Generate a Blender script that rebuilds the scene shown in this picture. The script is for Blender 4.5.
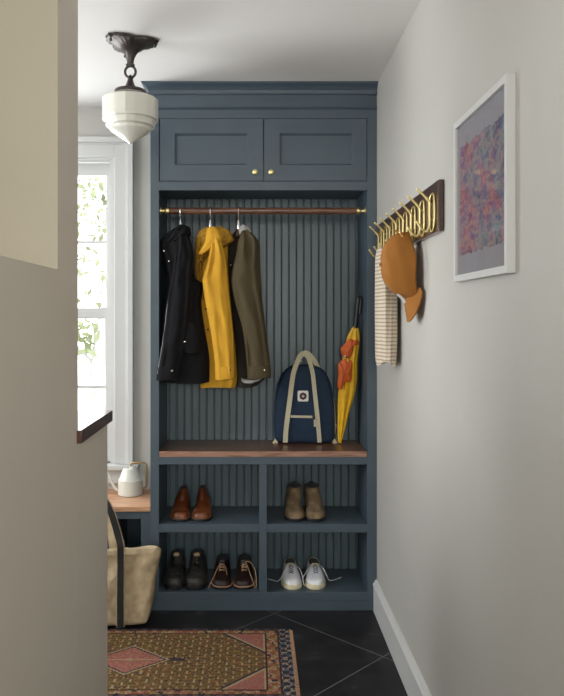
import bpy, bmesh, math, random
from mathutils import Vector, Matrix, noise
R = math.radians
random.seed(7)
for o in list(bpy.data.objects): bpy.data.objects.remove(o)
S = bpy.context.scene
C = S.collection
EYE = 1.382; F = 721.0; CX = 254.0; CY = 318.0

# ------------------------------------------------------------------ camera
cam = bpy.data.cameras.new('camera'); co = bpy.data.objects.new('camera', cam); C.objects.link(co)
co.location = (0, 0, EYE); co.rotation_euler = (R(90), 0, 0)
cam.sensor_fit = 'VERTICAL'; cam.sensor_height = 36; cam.lens = F/696*36
cam.shift_x = (282-CX)/696; cam.shift_y = -(348-CY)/696
cam.clip_start = .05; cam.clip_end = 200
S.camera = co
# ------------------------------------------------------------------ world, lights, exposure
w = bpy.data.worlds.new('sky'); S.world = w; w.use_nodes = True
w.node_tree.nodes['Background'].inputs[0].default_value = (.93, .97, 1, 1)
w.node_tree.nodes['Background'].inputs[1].default_value = 5.0
def area(name, loc, target, sx, sy, power, col=(1, 1, 1)):
    l = bpy.data.lights.new(name, 'AREA'); l.shape = 'RECTANGLE'; l.size = sx; l.size_y = sy; l.energy = power; l.color = col
    o = bpy.data.objects.new(name, l); C.objects.link(o); o.location = loc
    o.rotation_euler = (Vector(target)-Vector(loc)).to_track_quat('-Z', 'Y').to_euler(); return o
area('daylight_kitchen', (-.1, -3.1, 1.95), (-.15, 3, 1.1), .9, .95, 43, (1, .97, .92))
area('daylight_side', (-2.5, 2.3, 1.6), (.5, 2.4, 1.7), 1.3, 1.2, 30, (.97, .98, 1))
area('daylight_window', (-1.42, 3.95, 1.3), (-1.0, 2.2, 2.2), .55, 1.4, 22, (.95, .98, 1))
area('fill_right', (.57, -1.45, 1.45), (-.6, 1.0, 1.25), 1.3, 1.3, 19, (1, .97, .91))  # added fill to brighten the left wall; no source known on this side
area('stair_light', (-1.15, .9, 2.3), (-.75, 1.6, 1.7), .5, .5, 1.6, (1, .92, .8))
S.view_settings.view_transform = 'Standard'; S.view_settings.look = 'None'
S.view_settings.exposure = 0; S.view_settings.gamma = 1; S.view_settings.use_curve_mapping = False

# ------------------------------------------------------------------ helpers
def P(px, py, Y):
    return Vector(((px-CX)/F*Y, Y, EYE-(py-CY)/F*Y))
def srgb(r, g, b):
    f = lambda c: (c/255/12.92) if c/255 <= .04045 else ((c/255+.055)/1.055)**2.4
    return (f(r), f(g), f(b), 1)
def mat(name, col, rough=.5, metal=0, var=.0, scale=20, bump=0, bscale=200, stretch=(1, 1, 1), coat=0, col2=None, sheen=0, detail=4, spec=.5):
    m = bpy.data.materials.new(name); m.use_nodes = True; nt = m.node_tree; n = nt.nodes; b = n['Principled BSDF']
    b.inputs['Roughness'].default_value = rough; b.inputs['Metallic'].default_value = metal
    b.inputs['Coat Weight'].default_value = coat; b.inputs['Coat Roughness'].default_value = .1
    b.inputs['Sheen Weight'].default_value = sheen; b.inputs['Specular IOR Level'].default_value = spec
    tc = n.new('ShaderNodeTexCoord'); mp = n.new('ShaderNodeMapping'); mp.inputs['Scale'].default_value = stretch
    nt.links.new(tc.outputs['Object'], mp.inputs[0])
    nz = n.new('ShaderNodeTexNoise'); nz.inputs['Scale'].default_value = scale; nz.inputs['Detail'].default_value = detail
    nt.links.new(mp.outputs[0], nz.inputs['Vector'])
    cr = n.new('ShaderNodeValToRGB')
    c1 = col; c2 = col2 or tuple(min(1, c*(1+var)) for c in col[:3])+(1,)
    if not col2: c1 = tuple(c*(1-var) for c in col[:3])+(1,)
    cr.color_ramp.elements[0].position = .32; cr.color_ramp.elements[1].position = .68
    cr.color_ramp.elements[0].color = c1; cr.color_ramp.elements[1].color = c2
    nt.links.new(nz.outputs['Fac'], cr.inputs[0]); nt.links.new(cr.outputs[0], b.inputs['Base Color'])
    if bump:
        nb = n.new('ShaderNodeTexNoise'); nb.inputs['Scale'].default_value = bscale; nb.inputs['Detail'].default_value = 3
        nt.links.new(mp.outputs[0], nb.inputs['Vector'])
        bp = n.new('ShaderNodeBump'); bp.inputs['Strength'].default_value = bump; bp.inputs['Distance'].default_value = .002
        nt.links.new(nb.outputs['Fac'], bp.inputs['Height']); nt.links.new(bp.outputs[0], b.inputs['Normal'])
    return m
M = {}
M['wall'] = mat('wall_paint', srgb(182, 180, 173), .6, var=.02, scale=3, bump=.15, bscale=60)
M['wall_lightened'] = mat('wall_paint_lightened', srgb(216, 207, 193), .6, var=.02, scale=3, bump=.15, bscale=60)  # wall paint copy, lightened because little light reaches the left partition
M['cream'] = mat('cream_paint', srgb(184, 177, 158), .7, var=.02, scale=3)
M['ceiling'] = mat('ceiling_paint', srgb(226, 223, 220), .8, var=.01, scale=3)
M['trim'] = mat('white_trim_paint', srgb(202, 202, 200), .4, var=.01, scale=5)
M['blue'] = mat('slate_blue_paint', srgb(65, 79, 89), .42, var=.05, scale=6, bump=.05, bscale=90)
M['bead'] = mat('beadboard_paint', srgb(80, 97, 103), .38, var=.05, scale=6)
M['walnut'] = mat('walnut_wood', srgb(70, 44, 32), .35, scale=9, stretch=(1.2, 12, 12), col2=srgb(120, 82, 60), coat=.15)
M['walnut_edge'] = mat('walnut_light_edge', srgb(120, 84, 66), .45, scale=9, stretch=(1.2, 12, 12), col2=srgb(168, 126, 104))
M['darkwood'] = mat('dark_walnut', srgb(50, 30, 24), .3, scale=10, stretch=(10, 1.2, 14), col2=srgb(76, 48, 38), coat=.5)
M['capwood'] = mat('dark_polished_wood', srgb(78, 46, 40), .2, scale=10, stretch=(14, 1.2, 14), col2=srgb(100, 62, 54), coat=.6)
M['oak'] = mat('oak_wood', srgb(168, 122, 90), .45, scale=7, stretch=(1.2, 9, 12), col2=srgb(208, 165, 130))
M['brass'] = mat('brass', srgb(244, 226, 162), .38, metal=1, var=.04, scale=30)
M['agedbrass'] = mat('aged_brass', srgb(168, 140, 90), .35, metal=1, var=.1, scale=60)
M['chrome'] = mat('chrome', srgb(225, 225, 225), .15, metal=1)
M['bronze'] = mat('oil_rubbed_bronze', srgb(78, 72, 70), .38, metal=.75, var=.15, scale=40)
M['black'] = mat('black_plastic', srgb(16, 16, 17), .4)
M['blackcloth'] = mat('black_waxed_cotton', srgb(13, 13, 17), .85, var=.25, scale=18, bump=.3, bscale=300, spec=.25)
M['sleeve_light'] = mat('pale_lit_edge', srgb(150, 152, 150), .5, var=.05)  # stands for light on the edge of the black sleeve
M['yellow'] = mat('mustard_cotton', srgb(204, 152, 38), .88, var=.06, scale=14, bump=.4, bscale=260)
M['fur'] = mat('mustard_pile_lining', srgb(190, 142, 34), .95, scale=70, col2=srgb(130, 94, 28), bump=1, bscale=300)
M['olive'] = mat('olive_cotton', srgb(70, 60, 35), .85, var=.09, scale=14, bump=.4, bscale=260)
M['olivedark'] = mat('dark_brown_lining', srgb(34, 27, 20), .85, var=.1, scale=20)
M['greylining'] = mat('light_grey_lining', srgb(182, 180, 176), .8, var=.05, scale=30)
M['navy'] = mat('navy_canvas', srgb(18, 42, 66), .8, var=.12, scale=22, bump=.4, bscale=500)
M['strap'] = mat('cream_webbing', srgb(196, 188, 160), .85, var=.06, scale=90, bump=.4, bscale=600)
M['badge'] = mat('ivory_badge', srgb(225, 222, 210), .6)
M['badgedark'] = mat('badge_dark_red', srgb(70, 24, 34), .6)
M['umbrella'] = mat('yellow_nylon', srgb(222, 172, 24), .5, var=.1, scale=25)
M['umbrella_orange'] = mat('orange_nylon', srgb(196, 88, 22), .55, var=.1, scale=30)
M['tan'] = mat('tan_leather', srgb(84, 42, 20), .35, scale=16, col2=srgb(124, 66, 32), coat=.2)
M['tansole'] = mat('brown_sole', srgb(120, 82, 56), .6, var=.1)
M['suede'] = mat('taupe_suede', srgb(88, 72, 52), .95, scale=28, col2=srgb(140, 118, 90), bump=.5, bscale=300)
M['darkleather'] = mat('charcoal_leather', srgb(44, 42, 39), .5, var=.2, scale=24, bump=.3, bscale=120)
M['blackrubber'] = mat('black_rubber', srgb(14, 14, 15), .6)
M['beige'] = mat('beige_fleece', srgb(190, 160, 126), .9, var=.1, scale=60)
M['brownleather'] = mat('dark_brown_leather', srgb(32, 16, 14), .5, var=.25, scale=24)
M['welt'] = mat('pale_welt', srgb(180, 136, 104), .7, var=.05)
M['lace'] = mat('tan_lace', srgb(200, 160, 124), .8)
M['white'] = mat('white_leather', srgb(226, 228, 232), .5, var=.04, scale=30)
M['offwhite'] = mat('cream_rubber', srgb(222, 212, 178), .6, var=.05, scale=40)
M['whitelace'] = mat('white_lace', srgb(222, 224, 230), .8)
M['navystripe'] = mat('blue_grey_eyelets', srgb(120, 128, 150), .6)
M['canvas'] = mat('natural_canvas', srgb(158, 138, 108), .9, scale=22, col2=srgb(196, 178, 146), bump=.6, bscale=350)
M['blackstrap'] = mat('black_webbing', srgb(28, 26, 26), .85, var=.1, scale=90)
M['cap'] = mat('ochre_cotton_twill', srgb(152, 98, 36), .92, var=.06, scale=20, bump=.3, bscale=400)
M['kettle'] = mat('cream_enamel', srgb(214, 214, 204), .3, var=.01, coat=.3)
M['bark'] = mat('pale_bark', srgb(150, 148, 142), .9, var=.2, scale=8)
M['leaf'] = mat('spring_leaf', srgb(122, 128, 92), .8, var=.1, scale=3)
M['snow'] = mat('pale_ground', srgb(225, 228, 225), .9, var=.03, scale=2)

def smooth(me, ang=40):
    for p in me.polygons: p.use_smooth = True
    me.set_sharp_from_angle(angle=R(ang))
def wloc(o):
    v = Vector((0, 0, 0))
    while o: v += o.location; o = o.parent
    return v
class MB:
    def __init__(s): s.v = []; s.f = []; s.m = []; s.cm = 0
    def add(s, vs, fs):
        k = len(s.v); s.v += [Vector(a) for a in vs]; s.f += [[i+k for i in f] for f in fs]; s.m += [s.cm]*len(fs); return s
    def box(s, x0, x1, y0, y1, z0, z1):
        return s.add([(x, y, z) for z in (z0, z1) for y in (y0, y1) for x in (x0, x1)],
                     [(0, 2, 3, 1), (4, 5, 7, 6), (0, 1, 5, 4), (2, 6, 7, 3), (0, 4, 6, 2), (1, 3, 7, 5)])
    def rings(s, rs, cap=True, closed=True):
        n = len(rs[0]); vs = [p for r in rs for p in r]; fs = []
        for i in range(len(rs)-1):
            for j in range(n if closed else n-1):
                k = (j+1) % n; fs.append((i*n+j, i*n+k, (i+1)*n+k, (i+1)*n+j))
        if cap:
            fs.append(tuple(reversed(range(n)))); fs.append(tuple(range((len(rs)-1)*n, len(rs)*n)))
        return s.add(vs, fs)
    def lathe(s, prof, cx, cy, seg=32, rot=0, rf=None):
        rs = []
        for r, z in prof:
            rs.append([Vector((cx+(r*(rf(a, z) if rf else 1))*math.cos(a), cy+(r*(rf(a, z) if rf else 1))*math.sin(a), z))
                       for a in [rot+2*math.pi*j/seg for j in range(seg)]])
        return s.rings(rs)
    def tube(s, path, r, n=10, closed=False):
        path = [Vector(p) for p in path]; rs = []; N = len(path); nrm = None
        for i, p in enumerate(path):
            if closed: t = (path[(i+1) % N]-path[i-1])
            else: t = path[min(i+1, N-1)]-path[max(i-1, 0)]
            t.normalize()
            if nrm is None:
                nrm = t.cross(Vector((0, 0, 1)))
                if nrm.length < .1: nrm = t.cross(Vector((0, 1, 0)))
            nrm = (nrm-t*nrm.dot(t)).normalized(); b = t.cross(nrm)
            rr = r[i] if isinstance(r, (list, tuple)) else r
            rs.append([p+nrm*rr*math.cos(a)+b*rr*math.sin(a) for a in [2*math.pi*j/n for j in range(n)]])
        if closed: rs.append(rs[0])
        return s.rings(rs, cap=not closed)
    def ribbon(s, path, wd, th, side):
        path = [Vector(p) for p in path]; rs = []; N = len(path)
        for i, p in enumerate(path):
            t = (path[min(i+1, N-1)]-path[max(i-1, 0)]).normalized()
            sd = Vector(side[i] if isinstance(side, list) else side); sd = (sd-t*sd.dot(t)).normalized(); n = t.cross(sd)
            ww = wd[i] if isinstance(wd, list) else wd
            rs.append([p+sd*ww/2+n*th/2, p-sd*ww/2+n*th/2, p-sd*ww/2-n*th/2, p+sd*ww/2-n*th/2])
        return s.rings(rs)
    def ball(s, c, r, n=10, sc=(1, 1, 1)):
        rs = []
        for i in range(n+1):
            a = math.pi*i/n; a = min(max(a, .05), math.pi-.05)
            rs.append([Vector((c[0]+sc[0]*r*math.sin(a)*math.cos(b), c[1]+sc[1]*r*math.sin(a)*math.sin(b), c[2]-sc[2]*r*math.cos(a))) for b in [2*math.pi*j/(n*2) for j in range(n*2)]])
        return s.rings(rs)
    def build(s, name, mats, parent=None, bevel=0, sm=True, ang=40, sub=0, remesh=0, origin=None):
        if not isinstance(mats, list): mats = [mats]
        me = bpy.data.meshes.new(name)
        if parent: off = wloc(parent)
        elif origin is not None: off = Vector(origin)
        else:
            xs = [v.x for v in s.v]; ys = [v.y for v in s.v]; zs = [v.z for v in s.v]
            off = Vector(((min(xs)+max(xs))/2, (min(ys)+max(ys))/2, min(zs)))
        me.from_pydata([v-off for v in s.v], [], s.f)
        for p, k in zip(me.polygons, s.m): p.material_index = k
        for m_ in mats: me.materials.append(m_)
        bm = bmesh.new(); bm.from_mesh(me); bmesh.ops.recalc_face_normals(bm, faces=bm.faces); bm.to_mesh(me); bm.free()
        if sm: smooth(me, ang)
        o = bpy.data.objects.new(name, me); C.objects.link(o)
        if parent: o.parent = parent
        else: o.location = off
        if remesh:
            r = o.modifiers.new('remesh', 'REMESH'); r.mode = 'VOXEL'; r.voxel_size = remesh; r.use_smooth_shade = True
            q = o.modifiers.new('smooth', 'SMOOTH'); q.iterations = 4; q.factor = .5
        if bevel:
            b = o.modifiers.new('bevel', 'BEVEL'); b.width = bevel; b.segments = 2; b.limit_method = 'ANGLE'; b.angle_limit = R(40)
        if sub:
            q = o.modifiers.new('sub', 'SUBSURF'); q.levels = sub; q.render_levels = sub
        return o
def struct(o): o['kind'] = 'structure'; return o
def tag(o, label, cat, group=None):
    o['label'] = label; o['category'] = cat
    if group: o['group'] = group
    return o
def thing(name, loc, label, cat, group=None):
    o = bpy.data.objects.new(name, None); C.objects.link(o); o.location = loc; o.empty_display_size = .05
    return tag(o, label, cat, group)
def copy_tree(o, parent=None):
    c = o.copy(); C.objects.link(c)
    if parent: c.parent = parent
    for ch in list(o.children): copy_tree(ch, c)
    return c
def cr(pts, n=6):
    """Catmull-Rom through tuples"""
    out = []; N = len(pts)
    for i in range(N-1):
        p0 = pts[max(i-1, 0)]; p1 = pts[i]; p2 = pts[i+1]; p3 = pts[min(i+2, N-1)]
        for k in range(n):
            t = k/n
            out.append(tuple(.5*((2*b)+(-a+c)*t+(2*a-5*b+4*c-d)*t*t+(-a+3*b-3*c+d)*t**3) for a, b, c, d in zip(p0, p1, p2, p3)))
    out.append(tuple(pts[-1])); return out

# ================================================================== room
D = 3.40; BK = 3.78; H = 2.487; WR = .58; WL = -2.6; FR = -3.2
ZS = lambda py: EYE+(CY-py)/212.06      # height of a row on the cabinet front plane
XS = lambda px: (px-CX)/212.06
# floor with pale diagonal grout lines
def floor_mat():
    m = bpy.data.materials.new('black_stone_tile'); m.use_nodes = True; nt = m.node_tree; n = nt.nodes; L = nt.links; b = n['Principled BSDF']
    geo = n.new('ShaderNodeNewGeometry'); sep = n.new('ShaderNodeSeparateXYZ'); L.new(geo.outputs['Position'], sep.inputs[0])
    def mth(op, a, bb=None, v=None):
        k = n.new('ShaderNodeMath'); k.operation = op
        if isinstance(a, float): k.inputs[0].default_value = a
        else: L.new(a, k.inputs[0])
        if bb is not None:
            if isinstance(bb, float): k.inputs[1].default_value = bb
            else: L.new(bb, k.inputs[1])
        return k.outputs[0]
    x, y = sep.outputs[0], sep.outputs[1]
    T = .61*math.sqrt(2)
    def line(u, off):
        q = mth('DIVIDE', mth('SUBTRACT', u, float(off)), float(T))
        fr = mth('ABSOLUTE', mth('SUBTRACT', mth('FRACT', mth('ADD', q, 100.5)), .5))
        return mth('LESS_THAN', fr, float(.0022/T*1.41))
    l1 = line(mth('ADD', x, y), 3.468); l2 = line(mth('SUBTRACT', x, y), -2.415)
    g = mth('MAXIMUM', l1, l2)
    nz = n.new('ShaderNodeTexNoise'); nz.inputs['Scale'].default_value = 9; nz.inputs['Detail'].default_value = 8
    L.new(geo.outputs['Position'], nz.inputs['Vector'])
    r = n.new('ShaderNodeValToRGB'); e = r.color_ramp.elements
    e[0].position = .35; e[0].color = srgb(24, 24, 26); e[1].position = .62; e[1].color = srgb(37, 37, 39)
    e2 = r.color_ramp.elements.new(.74); e2.color = srgb(66, 65, 66)
    L.new(nz.outputs['Fac'], r.inputs[0])
    mx = n.new('ShaderNodeMixRGB'); L.new(g, mx.inputs[0]); L.new(r.outputs[0], mx.inputs[1]); mx.inputs[2].default_value = srgb(104, 104, 104)
    L.new(mx.outputs[0], b.inputs['Base Color']); b.inputs['Roughness'].default_value = .5; b.inputs['Specular IOR Level'].default_value = .3
    bp = n.new('ShaderNodeBump'); bp.inputs['Strength'].default_value = .2; bp.inputs['Distance'].default_value = .002
    L.new(nz.outputs['Fac'], bp.inputs['Height']); L.new(bp.outputs[0], b.inputs['Normal'])
    return m
struct(MB().box(WL-.1, WR+.1, FR-.1, BK+.1, -.1, 0).build('floor', floor_mat(), sm=False))
struct(MB().box(WL-.1, WR+.1, FR-.1, BK+.1, H, H+.1).build('ceiling', M['ceiling'], sm=False))
b = MB(); b.box(WR, WR+.1, FR, -2.15, 0, H); b.box(WR, WR+.1, -.75, BK+.1, 0, H); b.box(WR, WR+.1, -2.15, -.75, 0, .75); b.box(WR, WR+.1, -2.15, -.75, 2.15, H)  # unseen opening behind the camera, added to hold the fill light
struct(b.build('wall_right', M['wall'], sm=False))
# back wall with the window opening
WX0, WX1, WZ0, WZ1 = -1.62, -.725, .62, 2.235
b = MB()
b.box(WL-.1, WX0, BK, BK+.14, 0, H); b.box(WX1, WR+.1, BK, BK+.14, 0, H)
b.box(WX0, WX1, BK, BK+.14, 0, WZ0); b.box(WX0, WX1, BK, BK+.14, WZ1, H)
struct(b.build('wall_back', M['wall'], sm=False))
# side wall and kitchen wall, each with the opening its daylight comes through
b = MB()
b.box(WL-.1, WL, FR, 1.5, 0, H); b.box(WL-.1, WL, 2.9, BK, 0, H); b.box(WL-.1, WL, 1.5, 2.9, 0, 1.0); b.box(WL-.1, WL, 1.5, 2.9, 2.45, H)
struct(b.build('wall_left', M['wall'], sm=False))
b = MB()
b.box(WL, -.8, FR-.1, FR, 0, H); b.box(.4, WR, FR-.1, FR, 0, H); b.box(-.8, .4, FR-.1, FR, 0, 1.4); b.box(-.8, .4, FR-.1, FR, 2.48, H)
struct(b.build('wall_front', M['wall'], sm=False))
# hallway partition on the left: full height with an opening, then a half wall
PX = -.498; PT = .25
b = MB()
b.box(PX-PT, PX, -.9, 2.04, 0, 1.505); b.box(PX-PT, PX, 1.83, 2.04, 1.505, H); b.box(PX-PT, PX, -.9, .3, 1.505, H); b.box(PX-PT, PX, .3, 1.83, 2.38, H)
o = struct(b.build('wall_partition', [M['wall_lightened'], M['cream']], sm=False))
for p in o.data.polygons:      # the reveal of the opening is painted cream
    c = o.matrix_basis @ p.center
    if abs(c.y-1.83) < .002 and c.z > 1.5 and abs(p.normal.y) > .9: p.material_index = 1
struct(MB().box(PX-PT, PX, 2.04, 2.45, 0, 1.028).build('wall_half', M['wall_lightened'], sm=False))
tag(MB().box(PX-PT-.02, PX+.014, 2.025, 2.47, 1.029, 1.066).build('wall_cap', M['capwood'], bevel=.002),
    'dark polished wooden ledge capping the half wall in front of the window', 'ledge')
# baseboards
def baseboard(name, y0, y1):
    prof = [(0, 0), (.017, 0), (.017, .118), (.02, .122), (.02, .13), (.013, .137), (.013, .141), (.008, .148), (0, .149)]
    rs = [[Vector((WR-a, y, z)) for a, z in prof] for y in (y0, y1)]
    return struct(MB().rings(rs).build(name, M['trim'], sm=False))
baseboard('baseboard_right', FR+.01, D-.002)

# window
wn = bpy.data.objects.new('window_1', None); C.objects.link(wn); wn.location = (-1.17, BK, WZ0); struct(wn)
b = MB()   # casing with a raised outer band
def frame(b, x0, x1, z0, z1, wd, y0, y1, bottom=False):
    b.box(x0, x0+wd, y0, y1, z0, z1); b.box(x1-wd, x1, y0, y1, z0, z1); b.box(x0+wd, x1-wd, y0, y1, z1-wd, z1)
    if bottom: b.box(x0+wd, x1-wd, y0, y1, z0, z0+wd)
cx0, cx1 = -1.715, -.63
frame(b, cx0, cx1, WZ0, 2.325, .098, BK-.018, BK)
frame(b, cx0, cx1, WZ0, 2.325, .028, BK-.036, BK-.018)
frame(b, cx0+.028, cx1-.028, WZ0, 2.297, .010, BK-.024, BK-.018)
b.build('casing', M['trim'], wn, bevel=.002, sm=False)
b = MB()
b.box(cx0-.03, cx1+.03, BK-.06, BK+.10, WZ0-.024, WZ0)
b.build('window_stool', M['trim'], wn, bevel=.003, sm=False)
MB().box(cx0, cx1, BK-.02, BK, WZ0-.10, WZ0-.024).build('apron', M['trim'], wn, bevel=.002, sm=False)
b = MB(); frame(b, WX0, WX1, WZ0, WZ1, .022, BK, BK+.14)
frame(b, WX0+.022, WX1-.022, WZ0, WZ1-.022, .012, BK+.012, BK+.04)
b.build('window_frame', M['trim'], wn, sm=False)
gx0, gx1 = -1.555, -.79
def sash(z0, z1, y, botr, topr, mz):
    s = MB(); X0, X1 = WX0+.022, WX1-.022
    s.box(X0, gx0, y, y+.032, z0, z1); s.box(gx1, X1, y, y+.032, z0, z1)
    s.box(gx0, gx1, y, y+.032, z0, z0+botr); s.box(gx0, gx1, y, y+.032, z1-topr, z1)
    s.box(gx0, gx1, y+.006, y+.026, mz-.008, mz+.008)
    return s.build('sash', M['trim'], wn, sm=False)
zz = lambda py: EYE+(CY-py)/186.8
s1 = sash(zz(318.5), WZ1-.022, BK+.085, .035, WZ1-.022-zz(175.4), zz(242))
s2 = sash(WZ0, zz(308), BK+.05, zz(455)-WZ0, .05, zz(386.5))
gm = bpy.data.materials.new('window_glass'); gm.use_nodes = True; nt = gm.node_tree; nt.nodes.clear()
out = nt.nodes.new('ShaderNodeOutputMaterial'); tr = nt.nodes.new('ShaderNodeBsdfTransparent'); gl = nt.nodes.new('ShaderNodeBsdfGlossy'); gl.inputs['Roughness'].default_value = .02
lw0 = nt.nodes.new('ShaderNodeLayerWeight'); pw = nt.nodes.new('ShaderNodeMath'); pw.operation = 'POWER'; pw.inputs[1].default_value = 5; nt.links.new(lw0.outputs['Facing'], pw.inputs[0]); lw = nt.nodes.new('ShaderNodeMath'); lw.operation = 'MULTIPLY_ADD'; lw.inputs[1].default_value = .6; lw.inputs[2].default_value = .03; nt.links.new(pw.outputs[0], lw.inputs[0]); mxs = nt.nodes.new('ShaderNodeMixShader')
nt.links.new(lw.outputs[0], mxs.inputs[0]); nt.links.new(tr.outputs[0], mxs.inputs[1]); nt.links.new(gl.outputs[0], mxs.inputs[2]); nt.links.new(mxs.outputs[0], out.inputs[0])
MB().box(gx0, gx1, BK+.1, BK+.103, zz(318.5), zz(175)).build('pane', gm, s1, sm=False)
MB().box(gx0, gx1, BK+.064, BK+.067, zz(455), zz(308)).build('pane', gm, s2, sm=False)

# outside: pale ground and trees
struct(MB().box(-16, 12, 5, 30, -1.2, -1.0).build('ground', M['snow'], sm=False))
def tree(x, y, h, lean, label, nl, zlo, rad):
    t = thing('garden_tree', (x, y, -1.0), label, 'tree')
    b = MB(); path = [(x+lean*k/8*h*.3+.05*math.sin(k*1.7), y, -1+h*k/8) for k in range(9)]
    b.tube(path, [.14*(1-.09*k) for k in range(9)], 10)
    rnd = random.Random(int(x*100)+5)
    ends = []
    for k in range(9):
        p = Vector(path[rnd.randint(3, 7)]); a = rnd.uniform(0, 6.28)
        q = p+Vector((math.cos(a)*rad*.8, math.sin(a)*rad*.8, rnd.uniform(.3, 1)))
        b.tube([p, (p+q)/2+Vector((0, 0, .1)), q], [.04, .025, .01], 6); ends += [q, (p+q)/2]
    b.build('trunk', M['bark'], t)
    l = MB()
    for k in range(nl):
        e = rnd.choice(ends); c = e+Vector([rnd.gauss(0, .3) for _ in range(3)])
        if c.z < zlo: c.z = zlo+rnd.random()*.5
        u = Vector([rnd.gauss(0, 1) for _ in range(3)]).normalized(); v = u.orthogonal().normalized(); s_ = rnd.uniform(.05, .1)
        l.add([c-u*s_, c+v*s_*.5, c+u*s_, c-v*s_*.5], [(0, 1, 2, 3)])
    l.build('foliage', M['leaf'], t, sm=False); return t
tree(-2.15, 9.5, 4.6, .25, 'pale garden tree with light green leaves, nearest outside the window', 900, .9, 1.0)
tree(-3.9, 12.5, 6.0, -.1, 'slim garden tree farther off outside the window', 700, 2.0, 1.2)

# ================================================================== built-in cabinet
LX, RX = XS(150.3), WR-.001
ILX, IRX = XS(159), XS(367.2)
IB = 3.725
cab = thing('built_in_cabinet', ((LX+RX)/2, D, 0), 'tall slate blue built-in mudroom cabinet with beadboard back, filling the end of the hall', 'cabinet')
BL = M['blue']
zD1, zD0 = ZS(118.3), ZS(181.2)   # doors
zO1 = ZS(190.3); zB1, zB0 = ZS(451.3), ZS(457)
zC1 = ZS(464.5); zS1, zS0 = ZS(524), ZS(532.5); zL = ZS(592.5); zK = ZS(600.5)
b = MB()
DF = D+.02
b.box(LX, ILX, D, DF, zK, ZS(95)); b.box(IRX, RX, D, DF, zK, ZS(95))
b.box(ILX, IRX, D, DF, zD1, ZS(108)); b.box(ILX, IRX, D, DF, zO1, zD0); b.box(ILX, IRX, D, DF, zC1, zB0)
dx0, dx1 = XS(259), XS(267)
b.box(dx0, dx1, D, DF, zL, zC1); b.box(ILX, dx0, D, DF, zS0, zS1); b.box(dx1, IRX, D, DF, zS0, zS1); b.box(ILX, IRX, D, DF, zK, zL)
b.build('face_frame', BL, cab, bevel=.0012, sm=False)
MB().box(LX+.004, RX-.004, D+.004, D+.03, 0, zK-.002).build('toe_board', BL, cab, bevel=.002, sm=False)
MB().box(ILX-.01, IRX+.01, D-.006, DF, ZS(108), H-.05).build('frieze', BL, cab, sm=False)
b = MB(); b.box(ILX-.035, ILX, DF, BK, 0, H-.03); b.build('side_panel', BL, cab, sm=False)
b = MB(); b.box(IRX, RX, DF, BK-.001, 0, H-.03); b.build('side_panel', BL, cab, sm=False)
def plan(off, z, L0=LX, R0=RX):
    return [Vector((L0-off, BK-.002, z)), Vector((L0-off, D-off, z)), Vector((R0, D-off, z)), Vector((R0, BK-.002, z))]
b = MB()
b.rings([plan(o_, z) for o_, z in ((.0, ZS(95.5)), (.012, ZS(95)), (.012, ZS(93.2)), (.006, ZS(92.8)), (.008, ZS(91)), (.014, ZS(89)), (.020, ZS(87.6)), (.028, ZS(86.4)), (.031, ZS(86)), (.035, ZS(85.6)), (.038, ZS(84.5)), (.038, H-.001))])
b.build('crown_molding', BL, cab, sm=False)
b = MB(); b.rings([plan(o_, z) for o_, z in ((.0, ZS(109.5)), (.007, ZS(109)), (.009, ZS(108.3)), (.007, ZS(107.6)), (.006, ZS(107.2))) ])
b.build('bead_molding', BL, cab, sm=False)
# beadboard
b = MB(); pitch = .0385; x = ILX+.008; pts = [(ILX-.005, 0)]
while x < IRX-.004:
    pts += [(x-.0036, 0), (x-.002, .009), (x+.002, .009), (x+.0036, 0), (x+.0042, -.0015), (x+.0065, -.003), (x+.0088, -.0015), (x+.0095, 0)]
    x += pitch
pts.append((IRX+.005, 0))
fr_ = [Vector((a, IB+c, 0)) for a, c in pts]+[Vector((IRX+.005, IB+.03, 0)), Vector((ILX-.005, IB+.03, 0))]
b.rings([[Vector((v.x, v.y, z)) for v in fr_] for z in (.05, zO1+.06)])
b.build('beadboard_back', M['bead'], cab, sm=False)
MB().box(ILX, IRX, DF, IB+.01, zO1+.012, zO1+.03).build('compartment_top', BL, cab, sm=False)
for (x0, x1) in ((ILX, dx0+.009), (dx1-.009, IRX)):
    MB().box(x0, x1, DF, IB+.003, zS0+.006, zS1).build('shelf', BL, cab, sm=False)
    MB().box(x0, x1, DF, IB+.003, zL-.03, zL).build('shelf', BL, cab, sm=False)
MB().box(dx0+.009, dx1-.009, DF, IB+.003, zL-.03, zC1+.02).build('divider', BL, cab, sm=False)
# upper doors
def door(x0, x1, px0, px1, kx):
    z0, z1 = zD0, zD1; g = .0022
    x0 += g; x1 -= g; z0 += g; z1 -= g
    pz0, pz1 = ZS(164.9), ZS(133.4)
    b = MB()
    # frame ring with a small inner chamfer down to the recessed field
    o4 = lambda a, b_, c, d, y: [Vector((a, y, c)), Vector((b_, y, c)), Vector((b_, y, d)), Vector((a, y, d))]
    rs = [o4(x0, x1, z0, z1, D+.02), o4(x0, x1, z0, z1, D-.001), o4(px0, px1, pz0, pz1, D-.001), o4(px0+.004, px1-.004, pz0+.004, pz1-.004, D+.004),
          o4(px0+.006, px1-.006, pz0+.006, pz1-.006, D+.004), o4(px0+.008, px1-.008, pz0+.008, pz1-.008, D+.009)]
    b.rings(rs)
    d_ = b.build('door', BL, cab, sm=False)
    k = MB(); kz = ZS(172.8)
    pr = [(.0075, 0), (.0075, .003), (.004, .005), (.004, .012), (.010, .016), (.0125, .020), (.0125, .023), (.009, .026), (.003, .027)]
    k.rings([[Vector((kx+r*math.cos(a), D-.001-h_, kz+r*math.sin(a))) for a in [2*math.pi*j/20 for j in range(20)]] for r, h_ in pr])
    kk = k.build('knob', M['brass'], d_); kk['label'] = 'round brass knob'
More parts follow.
